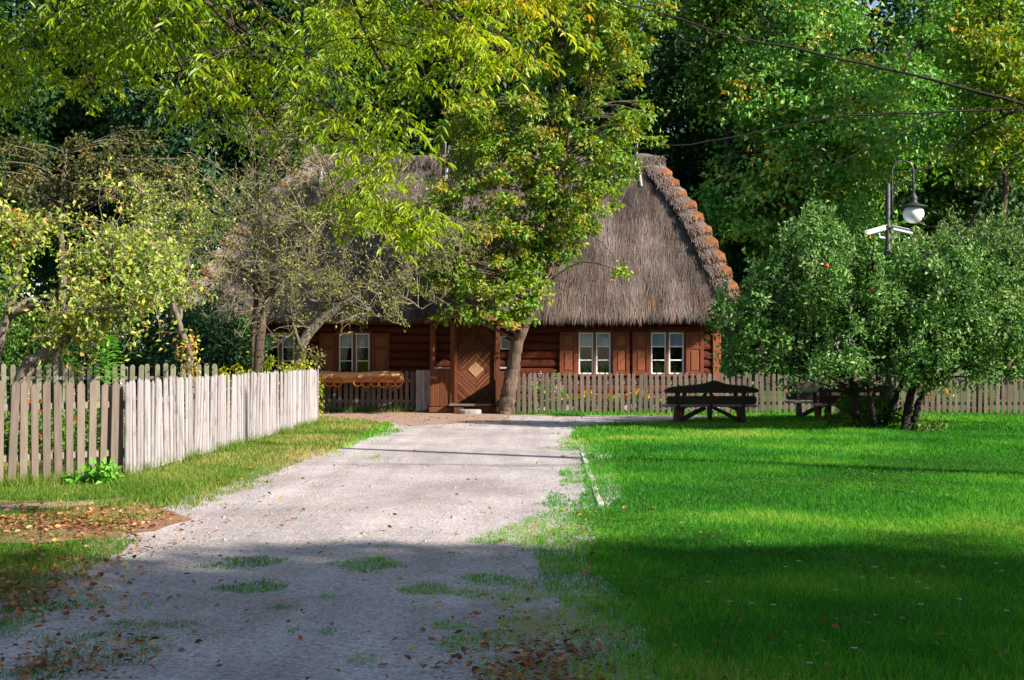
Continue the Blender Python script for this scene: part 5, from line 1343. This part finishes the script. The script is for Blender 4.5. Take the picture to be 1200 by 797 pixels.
forest('dark tree in the shadowed gap right of the roof', 815, 60, -60, 70, 'lf_dark', 704, 260, .28, 64, 300, hmean=.5)
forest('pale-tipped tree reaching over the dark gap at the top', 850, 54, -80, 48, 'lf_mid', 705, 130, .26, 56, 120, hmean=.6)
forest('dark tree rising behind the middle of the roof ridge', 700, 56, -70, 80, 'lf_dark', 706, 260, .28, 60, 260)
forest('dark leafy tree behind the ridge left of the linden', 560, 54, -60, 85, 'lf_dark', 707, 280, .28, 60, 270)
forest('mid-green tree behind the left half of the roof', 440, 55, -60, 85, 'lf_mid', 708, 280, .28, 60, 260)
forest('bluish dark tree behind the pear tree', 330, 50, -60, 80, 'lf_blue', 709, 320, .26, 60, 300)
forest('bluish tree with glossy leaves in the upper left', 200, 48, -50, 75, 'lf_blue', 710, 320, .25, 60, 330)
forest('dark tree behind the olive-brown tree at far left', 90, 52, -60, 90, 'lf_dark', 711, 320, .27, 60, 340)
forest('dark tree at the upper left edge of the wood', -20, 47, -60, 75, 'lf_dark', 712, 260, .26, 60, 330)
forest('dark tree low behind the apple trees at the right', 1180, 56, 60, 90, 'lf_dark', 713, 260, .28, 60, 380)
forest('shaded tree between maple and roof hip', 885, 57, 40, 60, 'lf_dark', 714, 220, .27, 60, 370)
# far mass of the wood that closes the view
r = np.random.default_rng(800); ells = []
for k in range(70):
    Y = r.uniform(64, 84); x = (-.54 + 1.08 * ((k * .618) % 1)) * Y; hh = r.uniform(22, 31)
    ells.append(((x, Y, hh * .55), (r.uniform(3.2, 4.6), 3.2, hh * .5)))
ells += [((x_, 62 + 3 * math.sin(x_), 2.2), (3.0, 1.5, 3.0)) for x_ in np.arange(-36, 37, 3.2)]
cen, out = clumps_in(r, ells, 4200, .40); cen[:, 2] = np.maximum(cen[:, 2], .8)
lf = MB(); leaf_clumps(lf, r, cen, out, 1.5, 46, .50, hmean=.4)
o = struct('far_wood', lf, M['lf_dark'], 'stuff'); o['label'] = 'dark mass of the wood far behind the cottage'

# trees standing behind the viewer, to the right: their shade lies over the foreground
r = np.random.default_rng(900)
for k in range(10):
    x = 7 + k * 3.9 + r.normal(0, .5); y = -4.2 + r.normal(0, .8); hh = 14.7 + (1.2 if 2 <= k <= 4 else 0) + r.normal(0, .4)
    tree('shade_tree', 'tall broadleaf tree standing out of view behind the viewer', (x, y), [(x, y, -.2), (x + .1, y, 4), (x, y, 9), (x, y, hh * .93)], (.32, .06),
         [((x, y, hh * .36), (2.6, 2.4, 3.0)), ((x + r.normal(0, .4), y, hh * .58), (3.0, 2.6, 3.2)), ((x, y, hh * .82), (2.9, 2.2, 2.5)), ((x + 1.6, y + .3, hh * .74), (2.4, 1.8, 2.4))], 480, 1.0, 36, .42, M['lf_mid'], M['bark'], 910 + k, group='trees behind the viewer', frac=.2, shell=.2)

# ------------------------------------------------------------------ ash branches hanging into the view
r = np.random.default_rng(1000)
ash = thing('ash_tree', (-7.6, 6.5, 0), 'ash tree at the left whose yellow-green leafy branches hang into the top', 'tree')
wood = MB(); lf = MB()
tx, ty = -7.6, 6.5
limb(wood, [(tx, ty, -.2), (tx + .1, ty, 1.5), (tx, ty, 3.5), (tx + .3, ty + .2, 6), (tx + .2, ty + .4, 10)], .34, .16, 12, 5)
def Pf(px, py, Y): return A(P(px, py, Y))
limbs = []
ends = [(25, 120, 11.0), (-30, 60, 9.6), (110, 105, 10.4), (175, 75, 11.4), (245, 150, 10.2), (330, 160, 10.8), (300, 60, 9.4), (392, 165, 9.8), (445, 195, 11.2), (490, 165, 10.0), (545, 70, 11.2), (610, 70, 9.9), (655, 30, 10.8), (700, -40, 10.2), (80, 10, 9.2), (420, 40, 11.8), (210, -20, 9.0), (560, -60, 9.2)]
for (px, py, Y) in ends:
    e = Pf(px, py, Y); a = A((tx + .2, ty + .3, r.uniform(4.2, 6.8)))
    hgt = max(a[2], e[2] + .9) + r.uniform(.1, .7)
    m1 = a + (e - a) * .38; m1[2] = hgt; m2 = a + (e - a) * .74; m2[2] = e[2] + .75 * (hgt - e[2]); m2 += r.normal(0, .12, 3)
    limbs.append([a, m1, m2, e + (m2 - e) * .35 + A((0, 0, .10)), e])
qs = [limb(wood, l, .055, .009, 7, 7, .018, r, .6) for l in limbs]
pend = limb(wood, [qs[8][-1], Pf(425, 205, 11.2), Pf(432, 232, 11.1), Pf(455, 248, 11.0), Pf(478, 262, 10.9)], .010, .005, 5, 5)
LP = np.concatenate([q[len(q) // 3:] for q in qs] + [pend])
def frond(base, d, L, npair, hm):
    """pinnate leaf: drooping rachis with paired leaflets"""
    d = d / np.linalg.norm(d); side = np.cross(d, A((0, 0, 1.))); side /= np.linalg.norm(side) + 1e-6
    s = np.linspace(.22, 1, npair); c = base + d * (s * L)[:, None] + A((0, 0, -.32 * L)) * (s ** 2)[:, None]
    tng = d[None] + A((0, 0, -.64)) * s[:, None]; tng /= np.linalg.norm(tng, axis=1)[:, None]
    sz = L * (.36 - .10 * np.abs(s - .55))
    C, D, S = [], [], []
    for sg in (-1, 1):
        C.append(c); D.append(side[None] * sg * .75 + tng * .6 + A((0, 0, -.50)) + r.normal(0, .2, (npair, 3))); S.append(sz)
    C.append(c[-1:]); D.append(tng[-1:]); S.append(sz[-1:] * 1.1)
    C, D, S = np.concatenate(C), np.concatenate(D), np.concatenate(S); S = S * r.uniform(.7, 1.2, len(S))
    N = np.cross(side, tng[0])[None] * (1 if np.cross(side, tng[0])[2] > 0 else -1) + r.normal(0, .3, (len(C), 3))
    lf.leaves(C, D, N, S, .26, np.clip(hm + r.normal(0, .07, len(C)), 0, 1), MB.LEAF4)
    wood.tube(np.concatenate([[base], c[::2]]), .0022, 3, cap=False)
low = A([(-60, 150), (0, 140), (60, 118), (110, 128), (150, 100), (200, 110), (235, 170), (270, 180), (330, 175), (380, 165), (400, 190), (430, 212), (470, 205), (500, 185), (530, 130), (590, 100), (625, 85), (660, 60), (690, 5), (720, -40)])
spots = []
while len(spots) < 520:
    a = LP[r.integers(len(LP) - len(pend))]; e = a + r.normal(0, 1, 3) * A((.42, .42, .22)) + A((.05, 0, -.16))
    px, py = 600 + e[0] / e[1] * F, HOR - (e[2] - CAM_H) / e[1] * F
    if py > np.interp(px, low[:, 0], low[:, 1]) + r.normal(0, 8) or py < -150 or px > 705: continue
    spots.append((a, e, px, py))
for _ in range(26):
    a = pend[r.integers(4, len(pend))]; e = a + r.normal(0, 1, 3) * A((.16, .16, .09)) + A((0, 0, -.05)); spots.append((a, e, 460, 250))
for (s0, e, px, py) in spots:
    mid = (s0 + e) / 2 + A((0, 0, .07)) + r.normal(0, .04, 3)
    q = smooth_path([s0, mid, e], 4); wood.tube(q, np.linspace(.006, .003, len(q)), 4, cap=False)
    hm = np.clip(.42 + .32 * ((px - 150) / 550) + (.20 if (px < 130 and py > 40) else 0) + r.normal(0, .12) + (.16 if px > 600 else 0), .05, .97)  # yellower tips at left; leaf colour lightened rightwards in place of stronger sunlight
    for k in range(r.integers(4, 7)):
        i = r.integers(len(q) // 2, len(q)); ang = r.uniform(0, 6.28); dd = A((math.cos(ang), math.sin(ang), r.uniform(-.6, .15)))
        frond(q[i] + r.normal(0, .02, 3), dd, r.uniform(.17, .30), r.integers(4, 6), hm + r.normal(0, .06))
part('trunk', wood, M['bark'], ash, True)
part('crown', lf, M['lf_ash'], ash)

# bare dark branches reaching in from a tree right of the frame
r = np.random.default_rng(1100)
bt = thing('bare_branched_tree', (9.6, 15.5, 0), 'tree outside the right edge reaching thin dark bare branches across the corner', 'tree')
wood = MB(); Yb = 15.0
limb(wood, [(9.6, 15.5, -.2), (9.5, 15.5, 2.5), (9.7, 15.4, 6), (9.6, 15.4, 10)], .26, .10, 12, 5)
lb = MB()
def Pb(px, py, dy=0): return A(P(px, py, Yb + dy))
sp = []
for pts, r0, r1 in [([(9.6, 15.45, 4.1), Pb(1290, 150), Pb(1200, 122), Pb(1110, 96), Pb(1040, 80), Pb(930, 56), Pb(860, 42), Pb(800, 22), Pb(730, 2), Pb(680, -12)], .026, .006),
                    ([(9.55, 15.45, 3.9), Pb(1290, 125), Pb(1200, 126), Pb(1100, 131), Pb(1000, 135), Pb(930, 146), Pb(850, 162), Pb(770, 172), Pb(690, 182)], .018, .0035),
                    ([Pb(1105, 131), Pb(1070, 147), Pb(1030, 168), Pb(985, 188), Pb(945, 214)], .014, .004),
                    ([Pb(1200, 127), Pb(1150, 148, .2), Pb(1115, 172, .3), Pb(1095, 192, .3), Pb(1050, 205, .3), Pb(1020, 212, .3)], .016, .004),
                    ([(9.5, 15.45, 3.4), Pb(1290, 170), Pb(1210, 175, .1), Pb(1170, 208, .2), Pb(1148, 245, .2), Pb(1132, 272, .2), Pb(1122, 285, .2)], .020, .005),
                    ([Pb(1150, 245, .2), Pb(1125, 262, .3), Pb(1080, 265, .3)], .010, .004), ([Pb(1060, 84), Pb(1068, 60), Pb(1078, 40), Pb(1090, 20), Pb(1120, 5)], .010, .004),
                    ([Pb(970, 64), Pb(972, 40), Pb(965, 20)], .008, .003), ([Pb(915, 52), Pb(905, 30), Pb(880, 12)], .008, .003), ([Pb(1050, 205, .3), Pb(1075, 220, .2), Pb(1035, 250, .2)], .006, .003)]:
    sp.append(limb(wood, pts, r0, r1, 6, 4, .008, r))
tw, _ = twigs(wood, r, np.concatenate(sp[:5]), 16, .5, .004, 2, 1.0, -.1, .2, 3, 1)
part('trunk', wood, [M['bark_black'], M['bark_black']], bt, True)
c = A([Pb(1062 + r.normal(0, 9), 66 + r.normal(0, 6)) for _ in range(10)] + [Pb(px, py) for px, py in ((862, 30), (830, 40), (1110, 88), (950, 75), (1030, 90), (1085, 200), (880, 168))])
lb.leaves(c, rand_dir(r, len(c)) + A((0, 0, -.6)), rand_dir(r, len(c)), .10, .45, r.uniform(0, .4, len(c)), MB.LEAF4)
c = tw[r.integers(0, len(tw), 60)]; lb.leaves(c, rand_dir(r, 60) + A((0, 0, -.6)), rand_dir(r, 60), .07, .45, r.uniform(0, .6, 60), MB.LEAF4)
part('crown', lb, M['lf_olive'], bt)

# ------------------------------------------------------------------ geraniums on the window sills, inside
def geranium(x, z, s, label, seed, red=True):
    r = np.random.default_rng(seed); y = WY + .05
    t = thing('potted_geranium', (x, y, z), label, 'potted plant', 'geraniums in the windows')
    part('pot', MB().lathe([(0, z), (.045, z), (.06, z + .09), (.066, z + .09), (.066, z + .11), (.05, z + .11), (0, z + .10)], (x, y, 0), 12), M['pot'], t)
    c = A((x, y - .01, z + .2)); n = 60
    lf = MB(); lf.leaves(c + r.normal(0, .055, (n, 3)) * A((1.2, .4, 1.2)), rand_dir(r, n), rand_dir(r, n) + A((0, -.6, .5)), .065, .9, r.uniform(0, 1, n))
    part('foliage', lf, M['lf_bright'], t)
    if red:
        fb = MB()
        for k in range(3):
            q = c + A((r.normal(0, .07), -.03, .12 + r.uniform(0, .16))); n = 26
            fb.leaves(q + r.normal(0, .022, (n, 3)), rand_dir(r, n), rand_dir(r, n) + A((0, -.8, .3)), .035, .9, r.uniform(0, 1, n))
            lf2 = MB().tube(A([c, q]), .004, 4)
            part('stem', lf2, M['lf_bright'], t)
        part('blossom', fb, M['red_fl'], t)
geranium(wx(704), 1.08, 1, 'red geranium in the right casement of the first window right of the porch', 1)
geranium(wx(687), 1.08, 1, 'leafy pot plant in the left casement of the first window right of the porch', 2, False)
geranium(wx(772), 1.08, 1, 'red geranium in the left casement of the window nearest the cottage corner', 3)
geranium(wx(790), 1.08, 1, 'leafy pot plant in the right casement of the window nearest the cottage corner', 4, False)
geranium(wx(405), 1.12, 1, 'red geranium in the left casement of the window between porch and leaning tree', 5)
